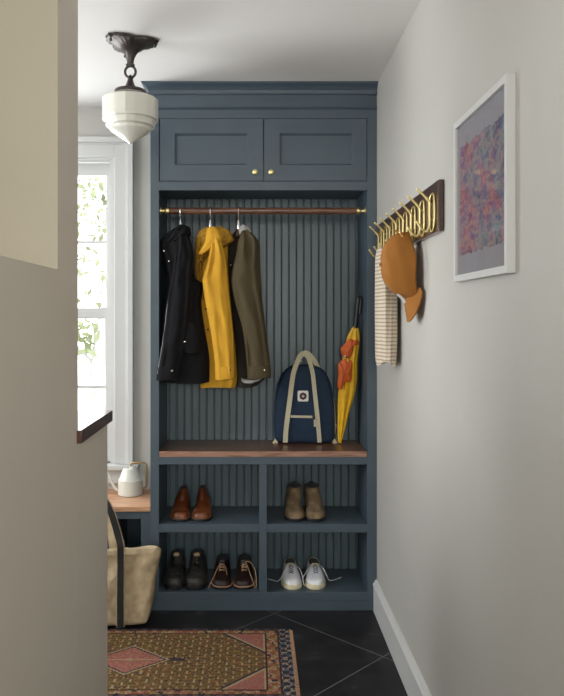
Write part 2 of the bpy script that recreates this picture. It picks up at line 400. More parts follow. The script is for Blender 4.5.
door(XS(159.5), XS(263.5), XS(174.6), XS(247.7), XS(255.2))
door(XS(263.7), XS(367), XS(279.6), XS(352.8), XS(271.2))
b = MB(); b.box(ILX, IRX, D+.03, D+.04, zD0-.01, zD1+.01); b.build('gap_shade', M['black'], cab, sm=False)  # black sheet behind the doors, painting the shade in their gaps
# walnut seat
b = MB(); b.box(ILX+.001, IRX-.001, D-.002, IB, zB0, zB1)
o = b.build('seat_board', [M['walnut'], M['walnut_edge']], cab, bevel=.002, sm=False)
for p in o.data.polygons:
    if p.normal.y < -.9: p.material_index = 1
o['label'] = 'walnut seat board'
# rod
RY = 3.47; RZ = EYE+(CY-211)/F*RY
rod = thing('closet_rod', (.04, RY, RZ), 'round walnut hanging rod with brass end brackets holding the coats', 'rod')
def xcyl(x0, x1, r, seg=20, y=RY, z=RZ):
    return [[Vector((x, y+rr*math.cos(a), z+rr*math.sin(a))) for a in [2*math.pi*j/seg for j in range(seg)]] for x, rr in ((x0, r), (x1, r))]
MB().rings(xcyl(ILX+.036, IRX-.036, .0165)).build('rod', M['walnut'], rod)
for s_, e in ((1, ILX), (-1, IRX)):
    pr = [(0, .019), (.004, .019), (.006, .009), (.018, .008), (.020, .013), (.024, .014), (.026, .010), (.028, .0185), (.040, .0185), (.041, .015)]
    k = MB().rings([[Vector((e+s_*dx, RY+r*math.cos(a), RZ+r*math.sin(a))) for a in [2*math.pi*j/20 for j in range(20)]] for dx, r in pr]).build('bracket', M['brass'], rod)
    k['label'] = 'brass end bracket'

# ================================================================== left window bench
bz1 = .487; bz0 = bz1-.024
bn = thing('window_bench', (-.9, 3.42, 0), 'low slate blue bench cabinet with open cubby under the window', 'bench')
BX0, BX1 = -1.6, LX-.002
b = MB(); BF = 3.43
x2, x3 = P(115.5, 0, BF).x, P(141, 0, BF).x
zt = EYE-(519-CY)/F*BF
b.box(x3, BX1, BF, BF+.02, .09, bz0); b.box(x2-.04, x2, BF, BF+.02, .09, bz0); b.box(BX0, BX0+.04, BF, BF+.02, .09, bz0)
b.box(x2, x3, BF, BF+.02, zt, bz0); b.box(BX0+.04, x2-.04, BF, BF+.02, zt, bz0); b.box(x2, x3, BF, BF+.02, .09, .13); b.box(BX0+.04, x2-.04, BF, BF+.02, .09, .13)
b.build('face_frame', BL, bn, sm=False, bevel=.001)
b = MB(); b.box(BX0, BX1, BF+.03, BF+.05, 0, .09); b.build('toe_board', BL, bn, sm=False)
for x in (BX0, x2-.02, BX1-.02): MB().box(x, x+.018, BF+.02, BK-.002, 0, bz0).build('side_panel', BL, bn, sm=False)
MB().box(BX0+.018, BX1-.02, BF+.02, BK-.002, .11, .13).build('shelf', BL, bn, sm=False)
MB().box(BX0+.018, BX1-.02, BK-.02, BK-.004, .13, bz0).build('back_panel', BL, bn, sm=False)
k = MB().box(BX0-.01, BX1, BF-.012, BK-.001, bz0, bz1).build('worktop', M['oak'], bn, bevel=.003, sm=False); k['label'] = 'light oak worktop'

# watering can
wx, wy = P(130.4, 0, 3.66).x, 3.66; wz = bz1
wc = thing('watering_can', (wx, wy, wz), 'small cream watering can with a brass handle on the oak bench top', 'watering can')
b = MB(); b.lathe([(.04, wz), (.056, wz), (.0615, wz+.003), (.0615, wz+.075), (.0615, wz+.077), (.057, wz+.08), (.037, wz+.128), (.033, wz+.133), (.02, wz+.135), (.018, wz+.132)], wx, wy, 40)
b.build('body', M['kettle'], wc, ang=30)
pth = cr([(wx-.056, wy, wz+.022), (wx-.075, wy, wz+.028), (wx-.092, wy, wz+.055), (wx-.105, wy, wz+.09), (wx-.122, wy, wz+.125)], 5)
MB().tube(pth, [.008-.004*i/len(pth) for i in range(len(pth))], 10).build('spout', M['kettle'], wc)
b = MB(); b.lathe([(.017, wz+.130), (.017, wz+.146), (.014, wz+.147), (.013, wz+.135)], wx+.012, wy-.004, 20); b.build('filler_neck', M['kettle'], wc)
hp = [(wx+.002, wy, wz+.134), (wx+.002, wy, wz+.152), (wx+.008, wy, wz+.160), (wx+.072, wy, wz+.160), (wx+.082, wy, wz+.151), (wx+.082, wy, wz+.050), (wx+.078, wy, wz+.036), (wx+.057, wy, wz+.026)]
k = MB().tube(hp, .0045, 10).build('handle', M['agedbrass'], wc); k['label'] = 'square brass handle'

# ================================================================== tote
TY = 3.19
def pillow(outline, y0, y1, ed, bulge=0, steps=4):
    """solid slab with rounded front and back rims from a closed outline of (x, z)"""
    n = len(outline); cx = sum(p[0] for p in outline)/n; cz = sum(p[1] for p in outline)/n
    nr = []
    for i in range(n):
        a, c = Vector(outline[i-1]), Vector(outline[(i+1) % n]); t = (c-a).normalized(); nn = Vector((t.y, -t.x))
        nr.append(nn)
    area_ = sum(outline[i][0]*outline[(i+1) % n][1]-outline[(i+1) % n][0]*outline[i][1] for i in range(n))
    sg = 1 if area_ > 0 else -1
    def ring(ins, y): return [Vector((p[0]-sg*q.x*ins, y, p[1]-sg*q.y*ins)) for p, q in zip(outline, nr)]
    rs = []
    for k in range(steps+1):
        a = math.pi/2*k/steps; rs.append(ring(ed*(1-math.sin(a)), y0+ed*(1-math.cos(a))) )
    rs = rs[::1]
    back = []
    for k in range(steps+1):
        a = math.pi/2*k/steps; back.append(ring(ed*(1-math.cos(a)), y1-ed*(1-math.sin(a))))
    inner = []
    for s_ in (.0, .2, .4, .6, .8):
        inner.append([Vector((cx+(v.x-cx)*s_, y0-bulge*(1-s_*s_), cz+(v.z-cz)*s_)) for v in rs[0]])
    inner[0] = [Vector((cx+(v.x-cx)*.01, y0-bulge, cz+(v.z-cz)*.01)) for v in rs[0]]
    b = MB(); b.rings(inner+rs+back); return b
def densify(pts, n=5): 
    q = cr(pts+[pts[0]], n); return q[:-1]
T = lambda px, py: (P(px, py, TY).x, P(px, py, TY).z)
tb = thing('tote_bag', (P(105, 0, TY).x, TY+.07, 0), 'beige canvas tote bag with black strap standing by the bench', 'tote bag')
ol = [T(50, 549), T(70, 549.5), T(90, 549), T(110, 548.5), T(130, 547), T(147, 545.5), T(156, 545.5), T(159.5, 549), T(159, 556), T(156.5, 566), T(154, 580), T(152.5, 592), T(151, 604), T(148.5, 616), T(146.5, 624), T(141, 626.5), T(120, 628), T(90, 629), T(60, 629.5), T(50, 628), T(47, 615), T(46, 590), T(47, 565), T(47, 553)]
zmin = min(p[1] for p in ol)
b = pillow(densify(ol, 3), TY, TY+.16, .03, .012)
for v in b.v:
    if v.z > .08:
        t = min(1, (v.z-.08)/.3)
        v.y = TY+(v.y-TY)*(1-.62*t**1.5)
        v.z -= (v.y-TY)*.45*t**3
        v.y += -.010*math.sin(v.x*37+v.z*23)*t*(1-.4*t)+.006*math.sin(v.x*61-v.z*35)
    v.z = max(v.z, .001)
o = b.build('body', M['canvas'], tb, sub=1)
pr = [P(x, y, TY-.010) for x, y in ((62, 551.5), (90, 552.5), (110, 552), (130, 551), (146, 550), (155, 550.5))]
MB().ribbon([p+Vector((0, -.012, 0)) for p in pr], .02, .006, (0, 0, 1)).build('top_hem', M['canvas'], tb)
for a, c in ((118, 124.2),):
    path = [P(121, y, TY-.016) for y in (626, 610, 595, 580, 565, 552, 545)]
    path = [p+Vector((0, -.004*math.sin(i*1.1)-.014, 0)) for i, p in enumerate(path)]
    path += [P(118.5, 538, TY-.02), P(115, 525, TY-.015), P(111, 513, TY-.01), P(105, 502, TY-.0), P(96, 495, TY), P(86, 495, TY), P(77, 502, TY-.0), P(72, 515, TY-.01), P(69, 535, TY-.02), P(67, 548, TY-.02), P(66, 565, TY-.022), P(66, 590, TY-.022), P(66, 625, TY-.016)]
    pp = cr([tuple(p) for p in path], 3); side = []
    for i, p in enumerate(pp):
        t = Vector(pp[min(i+1, len(pp)-1)])-Vector(pp[max(i-1, 0)]); side.append(t.cross(Vector((0, 1, 0))))
    o = MB().ribbon(pp, .028, .003, side).build('strap', M['blackstrap'], tb); o['label'] = 'black webbing strap'
    o = MB().ribbon([(p[0], p[1]+.0035, p[2]) for p in pp], .036, .003, side).build('strap_backing', M['canvas'], tb); o['label'] = 'beige strap edging'
    hb = [(p[0]-.012*0, p[1]+.012, p[2]) for p in pp[18:40]]
path = [P(113, 549, TY+.05), P(111, 535, TY+.06), P(109, 515, TY+.10), P(104, 500, TY+.1), P(95, 492, TY+.1), P(85, 492, TY+.1), P(78, 500, TY+.1), P(74, 520, TY+.08), P(72, 549, TY+.05)]
pp = cr([tuple(p) for p in path], 4)
side = [(Vector(pp[min(i+1, len(pp)-1)])-Vector(pp[max(i-1, 0)])).cross(Vector((0, 1, 0))) for i in range(len(pp))]
o = MB().ribbon(pp, .03, .003, side).build('handle', M['canvas'], tb); o['label'] = 'beige rear carrying handle'

# ================================================================== rug
def rug():
    x0, x1, y0, y1 = -1.165, .158, 2.62, 3.19; st = .0036
    nx = int((x1-x0)/st); ny = int((y1-y0)/st)
    vs = [(x0+(x1-x0)*i/nx, y0+(y1-y0)*j/ny, .006+.0008*noise.noise(Vector((i*.3, j*.3, 0)))) for j in range(ny+1) for i in range(nx+1)]
    fs = [(j*(nx+1)+i, j*(nx+1)+i+1, (j+1)*(nx+1)+i+1, (j+1)*(nx+1)+i) for j in range(ny) for i in range(nx)]
    k = len(vs); per = [i for i in range(nx+1)]+[j*(nx+1)+nx for j in range(1, ny+1)]+[ny*(nx+1)+i for i in range(nx-1, -1, -1)]+[j*(nx+1) for j in range(ny-1, 0, -1)]
    vs += [(vs[i][0], vs[i][1], .0005) for i in per]; n = len(per)
    fs += [(per[i], k+i, k+(i+1) % n, per[(i+1) % n]) for i in range(n)]+[tuple(k+i for i in range(n))]
    b = MB(); b.add(vs, fs)
    cxr, cyr = (x0+x1)/2, (y0+y1)/2
    pink = (168, 102, 90); olive = (118, 92, 52); navy = (34, 38, 56); cream = (190, 168, 132); rust = (146, 84, 56); dark = (44, 34, 34); blue = (84, 92, 120); gold = (156, 122, 66)
    def col(x, y):
        u = abs(x-cxr); v = abs(y-cyr); hx = (x1-x0)/2; hy = (y1-y0)/2
        dx = hx-u; dy = hy-v; ix = int((x+9)/.0075); iy = int((y+9)/.0075); h = ((ix*7349+iy*9151) ^ (ix*31)) % 17
        jx = int((x+9)/.0225); jy = int((y+9)/.0225)
        if dx < .052:                         # checked end band
            if dx < .004: return cream
            return navy if (jx+jy) % 2 else (blue if h % 3 else cream)
        if dy < .014: return navy if (jx % 2) else (90, 70, 72)
        if dx < .110 or dy < .050:            # border
            e = min(dx-.052, dy-.014)
            if e < .005 or (dx < .110 and dx > .104 and dy > .05) or (.045 < dy < .050 and dx > .104): return dark
            q = (jx*3+jy*5) % 7
            return rust if q < 2 else (gold if q < 4 else (pink if q < 6 else navy)) if h % 4 else cream
        # field
        fx = hx-.110; fy = hy-.05
        m = u/.165+v/.125
        if m < 1.0:
            if m > .93: return cream
            if m > .86: return navy
            if m < .12: return cream
            if v < .004: return cream
            return (190, 120, 108) if h % 5 < 2 else pink
        if u < .22 and v < .012: return navy
        s = (fx-u)/.17+(-(fy-v)/.155)           # corner pieces
        c1 = (u-(fx-.17))/.17; c2 = v/fy
        if u > fx-.17:
            lim = 1-.72*c1
            if c2 > lim:
                if c2 < lim+.06: return cream
                if fx-u < .008: return cream
                return (184, 112, 100) if h % 5 < 2 else pink
            if c2 > lim-.06: return navy
        kx = (ix % 4); ky = (iy % 3)
        if (ix//4+iy//3) % 2 and kx == 1: return cream if h % 3 else gold
        if ky == 0 and h % 3 == 0: return gold
        if h == 5: return navy
        if h == 9: return rust
        return olive if h % 2 else (98, 76, 44)
    o = b.build('area_rug', bpy.data.materials.new('woven_rug'), sm=False)
    me = o.data; at = me.color_attributes.new('col', 'FLOAT_COLOR', 'CORNER')
    off = o.location
    for p in me.polygons:
        c = p.center+off; rc = srgb(*[max(0, min(255, (t*.64+g_*.30)*(.86+.28*random.random()))) for t, g_ in zip(col(c.x, c.y), (92, 76, 62))]) if len(p.vertices) == 4 else srgb(80, 60, 50)
        for li in p.loop_indices: at.data[li].color = rc
    m = me.materials[0]; m.use_nodes = True; nt = m.node_tree; b_ = nt.nodes['Principled BSDF']; b_.inputs['Roughness'].default_value = .95; b_.inputs['Specular IOR Level'].default_value = .1
    a = nt.nodes.new('ShaderNodeAttribute'); a.attribute_name = 'col'; nt.links.new(a.outputs['Color'], b_.inputs['Base Color'])
    nz = nt.nodes.new('ShaderNodeTexNoise'); nz.inputs['Scale'].default_value = 300; bp = nt.nodes.new('ShaderNodeBump'); bp.inputs['Strength'].default_value = .5; bp.inputs['Distance'].default_value = .003
    nt.links.new(nz.outputs['Fac'], bp.inputs['Height']); nt.links.new(bp.outputs[0], b_.inputs['Normal'])
    tag(o, 'small patterned wool rug in olive, pink and navy on the black tile floor', 'rug')
    f = MB()
    for x, sgn in ((x1, 1), (x0, -1)):
        y = y0+.004
        while y < y1:
            f.tube([(x-.003*sgn, y, .004), (x+.005*sgn, y+random.uniform(-.002, .002), .003), (x+.012*sgn, y+random.uniform(-.003, .003), .0015)], .0012, 4); y += .0055
    k = f.build('fringe', M['welt'], o); k['kind'] = 'stuff'
rug()

# ================================================================== ceiling light
lx, ly = -.494, 2.88
lt = thing('ceiling_light', (lx, ly, H), 'semi-flush ceiling light with dark bronze fluted canopy and stepped milk glass shade', 'ceiling light')
lt.location = (lx, ly, 2.077)
zc = H
def canopy():
    b = MB(); seg = 96; rs = []
    prof = [(.013, 2.400), (.018, 2.402), (.018, 2.407), (.013, 2.410), (.014, 2.42), (.018, 2.435), (.027, 2.452), (.043, 2.468), (.068, 2.480), (.098, 2.487), (.114, 2.489), (.117, 2.493), (.114, 2.4995)]
    for r, z in prof:
        k = max(0, min(1, (r-.014)/.09)); ring = []
        for j in range(seg):
            a = 2*math.pi*j/seg; q_ = 1.5*(a+R(8)); c = .45*abs(math.cos(q_))+.55*(1-abs(math.sin(q_)))
            petal = 1-.42*k*(1-c**.7); fl = 1-.04*min(1, k*3)*(.5+.5*math.cos(24*a))
            zz_ = z-.013-.004*k*(1-c)
            ring.append(Vector((lx+r*petal*fl*math.cos(a), ly+r*petal*fl*math.sin(a), min(zz_, H-.0005))))
        rs.append(ring)
    b.rings(rs); return b.build('canopy', M['bronze'], lt, ang=50)
cn = canopy()
for q in range(3):
    a = R(-8)+q*R(120)
    MB().lathe([(.002, 2.456), (.005, 2.459), (.006, 2.464), (.003, 2.469), (.004, 2.478)], lx+.102*math.cos(a), ly+.102*math.sin(a), 12).build('finial', M['bronze'], cn)
MB().tube([(lx+.021*math.cos(t), ly, 2.365+.023*math.sin(t)) for t in [2*math.pi*k/28 for k in range(28)]], .0052, 10, True).build('ring', M['bronze'], lt)
b = MB(); b.tube([(lx, ly, 2.405), (lx, ly, 2.385)], .006, 10); b.build('stem', M['bronze'], lt)
b = MB(); b.lathe([(.004, 2.352), (.009, 2.346), (.013, 2.341), (.010, 2.337), (.013, 2.325), (.018, 2.312), (.028, 2.300), (.045, 2.294), (.060, 2.291), (.063, 2.286), (.063, 2.276), (.058, 2.272)], lx, ly, 40)
fit = b.build('fitter', M['bronze'], lt)
for q in range(3):
    a = R(175)+q*R(120)
    d_ = Vector((math.cos(a), math.sin(a), 0)); p = Vector((lx, ly, 2.281))
    k = MB(); k.tube([p+d_*.058, p+d_*.07], .0022, 8); k.ball(p+d_*.073, .0048, 6); k.build('thumbscrew', M['bronze'], fit)
gmat = mat('milk_glass', srgb(216, 215, 204), .12, coat=.5); nb = gmat.node_tree.nodes['Principled BSDF']; nb.inputs['Subsurface Weight'].default_value = .5; nb.inputs['Subsurface Radius'].default_value = (.05, .05, .045)
prof = [(.05, 2.283), (.062, 2.279), (.078, 2.270), (.096, 2.262), (.110, 2.256), (.115, 2.252), (.115, 2.176), (.113, 2.171), (.103, 2.170), (.101, 2.167), (.101, 2.150), (.099, 2.146), (.088, 2.144), (.085, 2.141), (.084, 2.132), (.078, 2.126), (.04, 2.101), (.012, 2.084), (.002, 2.077)]
def oct_(a, z):
    k = 2*math.pi/16; q = ((a % k)-k/2); return (math.cos(k/2)/math.cos(q))*.975
MB().lathe(prof, lx, ly, 72, rf=oct_).build('glass_shade', gmat, lt, ang=14)

# ================================================================== coat hook rail
HX = WR-.019
hy0, hy1, hz0, hz1 = 2.195, 3.29, 1.647, 1.805
hr = thing('hook_rail', (WR, (hy0+hy1)/2, hz0), 'dark walnut wall rail with eight double brass coat hooks', 'coat rack')
b = MB(); b.box(HX, WR-.0005, hy0, hy1, hz0, hz1); b.build('board', M['darkwood'], hr, bevel=.004, sm=False)
def hook(y):
    b = MB(); x = .550
    zt_, zb_ = 1.748, 1.666
    path = cr([(.512, y, zt_+.036), (.529, y, zt_+.020), (x-.006, y, zt_+.003), (x, y, zt_-.006), (x, y, zt_-.03), (x, y, zb_+.01), (x-.003, y, zb_-.002), (x-.010, y, zb_-.011), (x-.020, y, zb_-.011), (x-.030, y, zb_+.001), (x-.040, y, zb_+.016)], 3)
    b.tube(path, .0040, 8); b.ball(path[0], .0046, 5); b.ball(path[-1], .0046, 5)
    # oval wire loop against the board
    lp = []
    for k in range(28):
        a = 2*math.pi*k/28; c, s_ = math.cos(a), math.sin(a)
        lp.append((HX-.0035, y+.031*math.copysign(abs(c)**.7, c), 1.712+.058*math.copysign(abs(s_)**.7, s_)))
    b.tube(lp, .0034, 8, True)
    b.tube([(x, y, 1.738), (HX-.001, y, 1.738)], .0036, 8); b.tube([(x, y, 1.69), (HX-.001, y, 1.69)], .0036, 8)
    return b
HY = [2.255+.133*k for k in range(8)]
h0 = hook(HY[0]).build('hook', M['brass'], hr)
for y in HY[1:]:
    c = h0.copy(); C.objects.link(c); c.parent = hr; c.location.y += y-HY[0]
for c in hr.children:
    if c.name.startswith('hook'): c['label'] = 'double brass wire hook'

# ================================================================== cap
def cap_hat():
    yc = HY[2]+.02; zc_ = 1.556
    t = thing('baseball_cap', (.52, yc, 1.36), 'ochre cotton baseball cap hanging brim down from the hook rail', 'cap')
    b = MB(); n = 48; rs = []
    for i in range(17):
        v = i/16*math.pi/2*.985
        ring = []
        for j in range(n):
            u = 2*math.pi*j/n; cu, su = math.cos(u), math.sin(u)
            s = math.cos(v)**.60
            zo = su*(.118 if su > 0 else .112)*s
            y = yc+(cu if su > 0 else math.copysign(abs(cu)**.6, cu))*.082*s-.02*max(0, -su)
            dep = .112*math.sin(v)
            # the crown leans up at its top and is deepest a little above the middle
            z = zc_+zo+.016*math.sin(v)
            x = WR-.020-dep*(1-.04*max(0, su))
            if su > .2:
                q = (su-.2)/.8; x += -.010*q*(1-math.sin(v)); y = yc+(y-yc)*(1-.45*q); z += .012*q*(1-math.sin(v))
            if su < 0: x += .018*su*math.cos(v)*(-1)*(1-math.sin(v))*.3
            wob = .0022*math.sin(4*u+3*v)+.002*math.sin(9*v+2*u)
            seam = -.0012*max(0, 1-abs(math.sin(3*u))*9)
            ring.append(Vector((x-wob-seam, y+wob, z)))
        rs.append(ring)
    b.rings(rs, cap=True); b.build('crown', M['cap'], t, ang=60, sub=1)
    N = 21; K = 8; th = .004; rows = []
    for side in (0, 1):
        grid = []
        for k in range(K):
            q = k/(K-1); row = []
            for j in range(N):
                e = j/(N-1)*2-1            # -1 near edge .. 1 far edge
                y = yc-.018+e*(.058+.034*math.sin(math.pi/2*min(1, q*1.7)))
                z = zc_-.062-.046*math.sqrt(max(0, 1-e*e*.98))-.080*q*(1-.62*abs(e)**2.6)
                x = WR-.012-.040*(1-e*e)*(1-.35*q)
                row.append(Vector((x-(th if side else 0), y, z)))
            grid.append(row)
        rows.append(grid)
    V = [p for g in rows for r in g for p in r]; Fc = []
    for s_ in (0, 1):
        o_ = s_*N*K
        for k in range(K-1):
            for j in range(N-1): Fc.append((o_+k*N+j, o_+k*N+j+1, o_+(k+1)*N+j+1, o_+(k+1)*N+j))
    per = [j for j in range(N)]+[k*N+N-1 for k in range(1, K)]+[(K-1)*N+j for j in range(N-2, -1, -1)]+[k*N for k in range(K-2, 0, -1)]
    for i in range(len(per)):
        a, c = per[i], per[(i+1) % len(per)]; Fc.append((a, c, c+N*K, a+N*K))
    b = MB(); b.add(V, Fc); b.build('brim', M['cap'], t, ang=60)
    MB().ball((WR-.020-.113, yc, zc_+.014), .006, 6).build('top_button', M['cap'], t)
    b = MB(); b.tube([(.520, yc-.028, 1.672), (.508, yc-.014, 1.684), (.500, yc-.002, 1.688), (.512, yc+.012, 1.684), (.524, yc+.02, 1.672)], .0045, 8); b.build('back_strap', M['cap'], t)
    k = MB().ribbon(cr([tuple(P(x, y, 2.455)) for x, y in ((397, 294.5), (400, 296.5), (403, 299.5), (405, 303))], 4), .008, .003, (1, 0, .6)).build('sweatband', M['trim'], t); k['label'] = 'white inner sweatband'
cap_hat()

# ================================================================== towel
def towel():
    m = bpy.data.materials.new('striped_towel'); m.use_nodes = True; nt = m.node_tree; n = nt.nodes; L = nt.links; b_ = n['Principled BSDF']; b_.inputs['Roughness'].default_value = .9
    geo = n.new('ShaderNodeTexCoord'); mp = n.new('ShaderNodeMapping'); L.new(geo.outputs['Object'], mp.inputs[0])
    wv = n.new('ShaderNodeTexWave'); wv.wave_type = 'BANDS'; wv.bands_direction = 'Z'; wv.inputs['Scale'].default_value = 21; wv.inputs['Distortion'].default_value = .6; wv.inputs['Detail'].default_value = 1; wv.inputs['Detail Scale'].default_value = 3
    L.new(mp.outputs[0], wv.inputs[0])
    r = n.new('ShaderNodeValToRGB'); e = r.color_ramp.elements; e[0].position = .28; e[0].color = srgb(176, 154, 132); e[1].position = .42; e[1].color = srgb(212, 203, 184)
    L.new(wv.outputs[0], r.inputs[0]); L.new(r.outputs[0], b_.inputs['Base Color'])
    t = thing('hand_towel', (.53, 2.95, 1.2), 'cream towel with thin tan stripes hanging behind the ochre cap', 'towel')
    b = MB(); rs = []; n_ = 48
    rows = cr([(1.672, .524, .012, .012), (1.66, .525, .022, .035), (1.62, .530, .030, .075), (1.55, .535, .034, .095), (1.45, .536, .036, .105), (1.33, .535, .036, .108), (1.24, .534, .036, .105), (1.203, .533, .034, .10)], 4)
    for i, (z, xc, hx, hy) in enumerate(rows):
        ring = []
        for j in range(n_):
            a = 2*math.pi*j/n_; f = 1+.10*math.sin(5*a+z*4)+.07*math.sin(9*a-z*3)
            ring.append(Vector((min(xc+hx*f*math.cos(a), WR-.004), 2.93+hy*f*math.sin(a), z+(.012*math.sin(3*a+1) if i == len(rows)-1 else 0))))
        rs.append(ring)
    b.rings(rs); b.build('cloth', m, t, ang=70)
    k = MB().tube([(.524, 2.93, 1.668), (.516, 2.925, 1.68), (.508, 2.915, 1.672), (.516, 2.91, 1.66)], .0022, 6).build('hanging_loop', M['lace'], t)
towel()

# ================================================================== framed art
def art():
    fy0, fy1, fz0, fz1 = 1.597, 2.023, 1.4826, 1.925; fx = .560
    t = thing('framed_print', (WR, (fy0+fy1)/2, fz0), 'thin white square frame with abstract purple and teal print behind glass on right wall', 'picture')
    s = .017; b = MB()
    b.box(fx, WR-.0005, fy0, fy0+s, fz0, fz1); b.box(fx, WR-.0005, fy1-s, fy1, fz0, fz1)
    b.box(fx, WR-.0005, fy0+s, fy1-s, fz0, fz0+s); b.box(fx, WR-.0005, fy0+s, fy1-s, fz1-s, fz1)
    b.build('frame', M['trim'], t, sm=False)
    m = mat('grey_mat_board', srgb(150, 146, 152), .8, var=.03, scale=12)
    MB().box(fx+.009, fx+.014, fy0+s, fy1-s, fz0+s, fz1-s).build('mat_board', m, t, sm=False)
    m = bpy.data.materials.new('abstract_print'); m.use_nodes = True; nt = m.node_tree; n = nt.nodes; L = nt.links; b_ = n['Principled BSDF']; b_.inputs['Roughness'].default_value = .7
    tc = n.new('ShaderNodeTexCoord')
    def nzc(sc, stretch, stops, dist=0, det=6):
        mp = n.new('ShaderNodeMapping'); mp.inputs['Scale'].default_value = stretch; L.new(tc.outputs['Object'], mp.inputs[0])
        z = n.new('ShaderNodeTexNoise'); z.inputs['Scale'].default_value = sc; z.inputs['Detail'].default_value = det; z.inputs['Distortion'].default_value = dist; L.new(mp.outputs[0], z.inputs['Vector'])
        r = n.new('ShaderNodeValToRGB'); e = r.color_ramp.elements
        e[0].position = stops[0][0]; e[0].color = stops[0][1]; e[1].position = stops[-1][0]; e[1].color = stops[-1][1]
        for p, c in stops[1:-1]: q = e.new(p); q.color = c
        L.new(z.outputs['Fac'], r.inputs[0]); return r.outputs[0]
    a = nzc(9, (1, 1.6, .9), [(.32, srgb(66, 48, 92)), (.42, srgb(72, 120, 132)), (.47, srgb(126, 120, 132)), (.53, srgb(128, 62, 112)), (.60, srgb(176, 96, 84)), (.70, srgb(84, 52, 100))], 1.2, 8)
    c = nzc(38, (1, .8, 1.5), [(.36, srgb(50, 44, 88)), (.46, srgb(146, 96, 128)), (.54, srgb(200, 156, 112)), (.62, srgb(92, 132, 140)), (.7, srgb(120, 50, 90))], .6)
    mx = n.new('ShaderNodeMixRGB'); mx.inputs[0].default_value = .42; L.new(a, mx.inputs[1]); L.new(c, mx.inputs[2]); L.new(mx.outputs[0], b_.inputs['Base Color'])
    b = MB()      # print with slightly ragged edge
    y0, y1, z0, z1 = 1.628, 1.985, 1.556, 1.846; pts = []
    for k in range(40): pts.append((y0+(y1-y0)*k/40, z0))
    for k in range(40): pts.append((y1, z0+(z1-z0)*k/40))
    for k in range(40): pts.append((y1-(y1-y0)*k/40, z1))
    for k in range(40): pts.append((y0, z1-(z1-z0)*k/40))
    pts = [(p[0]+random.uniform(-.004, .004), p[1]+random.uniform(-.005, .005)) for p in pts]
    b.rings([[Vector((fx+.0075, p[0], p[1])) for p in pts], [Vector((fx+.0088, p[0], p[1])) for p in pts]])
    b.build('print', m, t, sm=False)
    MB().box(fx+.004, fx+.006, fy0+s-.002, fy1-s+.002, fz0+s-.002, fz1-s+.002).build('glass', gm, t, sm=False)
art()

# ================================================================== coats
def loft(rows, Yc, hd, n=40, fold=.06, seed=0, sq=.8, sub=4, ytilt=0, freq=5):
    """closed tube: rows of (py, xl, xr[, Y, hd]) measured on the depth of each row"""
    rows = [tuple(r)+((Yc, hd) if len(r) == 3 else ()) for r in rows]
    rs = []
    fine = cr(rows, sub)
    for i, (py, xl, xr, Y, h) in enumerate(fine):
        a_, b_ = P(xl, py, Y), P(xr, py, Y); cx = (a_.x+b_.x)/2; hw = (b_.x-a_.x)/2; ring = []
        for j in range(n):
            a = 2*math.pi*j/n; c, s = math.cos(a), math.sin(a)
            f = 1+fold*noise.noise(Vector((c*1.6*freq/4+seed, s*1.6*freq/4, a_.z*5)))*1.6
            fy = 1+fold*2.2*math.sin(freq*a*1.3+seed+4*a_.z)*.5+fold*3*noise.noise(Vector((c*3+seed, s*3, a_.z*9)))
            ring.append(Vector((cx+hw*math.copysign(abs(c)**sq, c), Y+h*fy*math.copysign(abs(s)**sq, s), a_.z+.004*math.sin(2*a+seed)*(1 if i in (0, len(fine)-1) else 0))))
        rs.append(ring)
    b = MB(); b.rings(rs); return b
def button(p, m, parent, r=.006):
    b = MB(); b.rings([[Vector((p.x+rr*math.cos(a), p.y-h, p.z+rr*math.sin(a))) for a in [2*math.pi*j/14 for j in range(14)]] for rr, h in ((r, -.004), (r, .002), (r*.7, .0035), (r*.2, .003))])
    b.build('button', m, parent)
def hanger(px, label, Y=RY):
    x = P(px, 0, Y).x; t = thing('coat_hanger', (x, Y, RZ-.1), label, 'hanger', 'hangers on the walnut rod')
    b = MB(); pts = [(x+.001, Y-.021*math.sin(R(-60)), RZ-.005)]
    hook_ = [(x, Y+.0205*math.cos(a), RZ+.0205*math.sin(a)) for a in [R(-30)+R(230)*k/12 for k in range(13)]]
    hook_ += [(x, Y-.012, RZ-.028), (x, Y-.002, RZ-.04), (x, Y, RZ-.055), (x, Y, RZ-.085)]
    b.tube(hook_, .0019, 8)
    b.lathe([(.002, RZ-.04), (.0055, RZ-.046), (.009, RZ-.07), (.008, RZ-.09)], x, Y, 12)
    k = b.build('hook', M['chrome'], t); k['label'] = 'chrome hook'
    a = MB(); a.tube([(x, Y-.03, RZ-.125), (x, Y-.02, RZ-.105), (x, Y, RZ-.088), (x, Y+.04, RZ-.1), (x, Y+.09, RZ-.125)], .009, 10)
    a.build('hanger_arms', M['walnut'], t)
hanger(180.5, 'hanger with chrome hook holding the black jacket')
hanger(210.5, 'hanger with chrome hook holding the mustard coat')
hanger(238.5, 'hanger with chrome hook holding the olive jacket')
GC = 'coats on the walnut rod'
c1 = thing('black_jacket', (P(183, 0, 3.47).x, 3.47, P(0, 383, 3.47).z), 'black jacket with silver snaps, leftmost on the rod', 'jacket', GC)
loft([(229.5, 174, 187), (232, 169, 189), (237, 164, 188.5), (243, 159.8, 188.3), (252, 162, 190), (266, 165, 192.5), (277, 167, 195), (281, 167, 199.5), (284, 167, 203), (293, 166, 202.3), (305, 165, 201.5), (330, 163, 205), (354, 161.5, 209), (370, 160.5, 209.6), (382, 160.3, 209.4)], 3.475, .062, seed=1, fold=.09).build('body', M['blackcloth'], c1, ang=70)
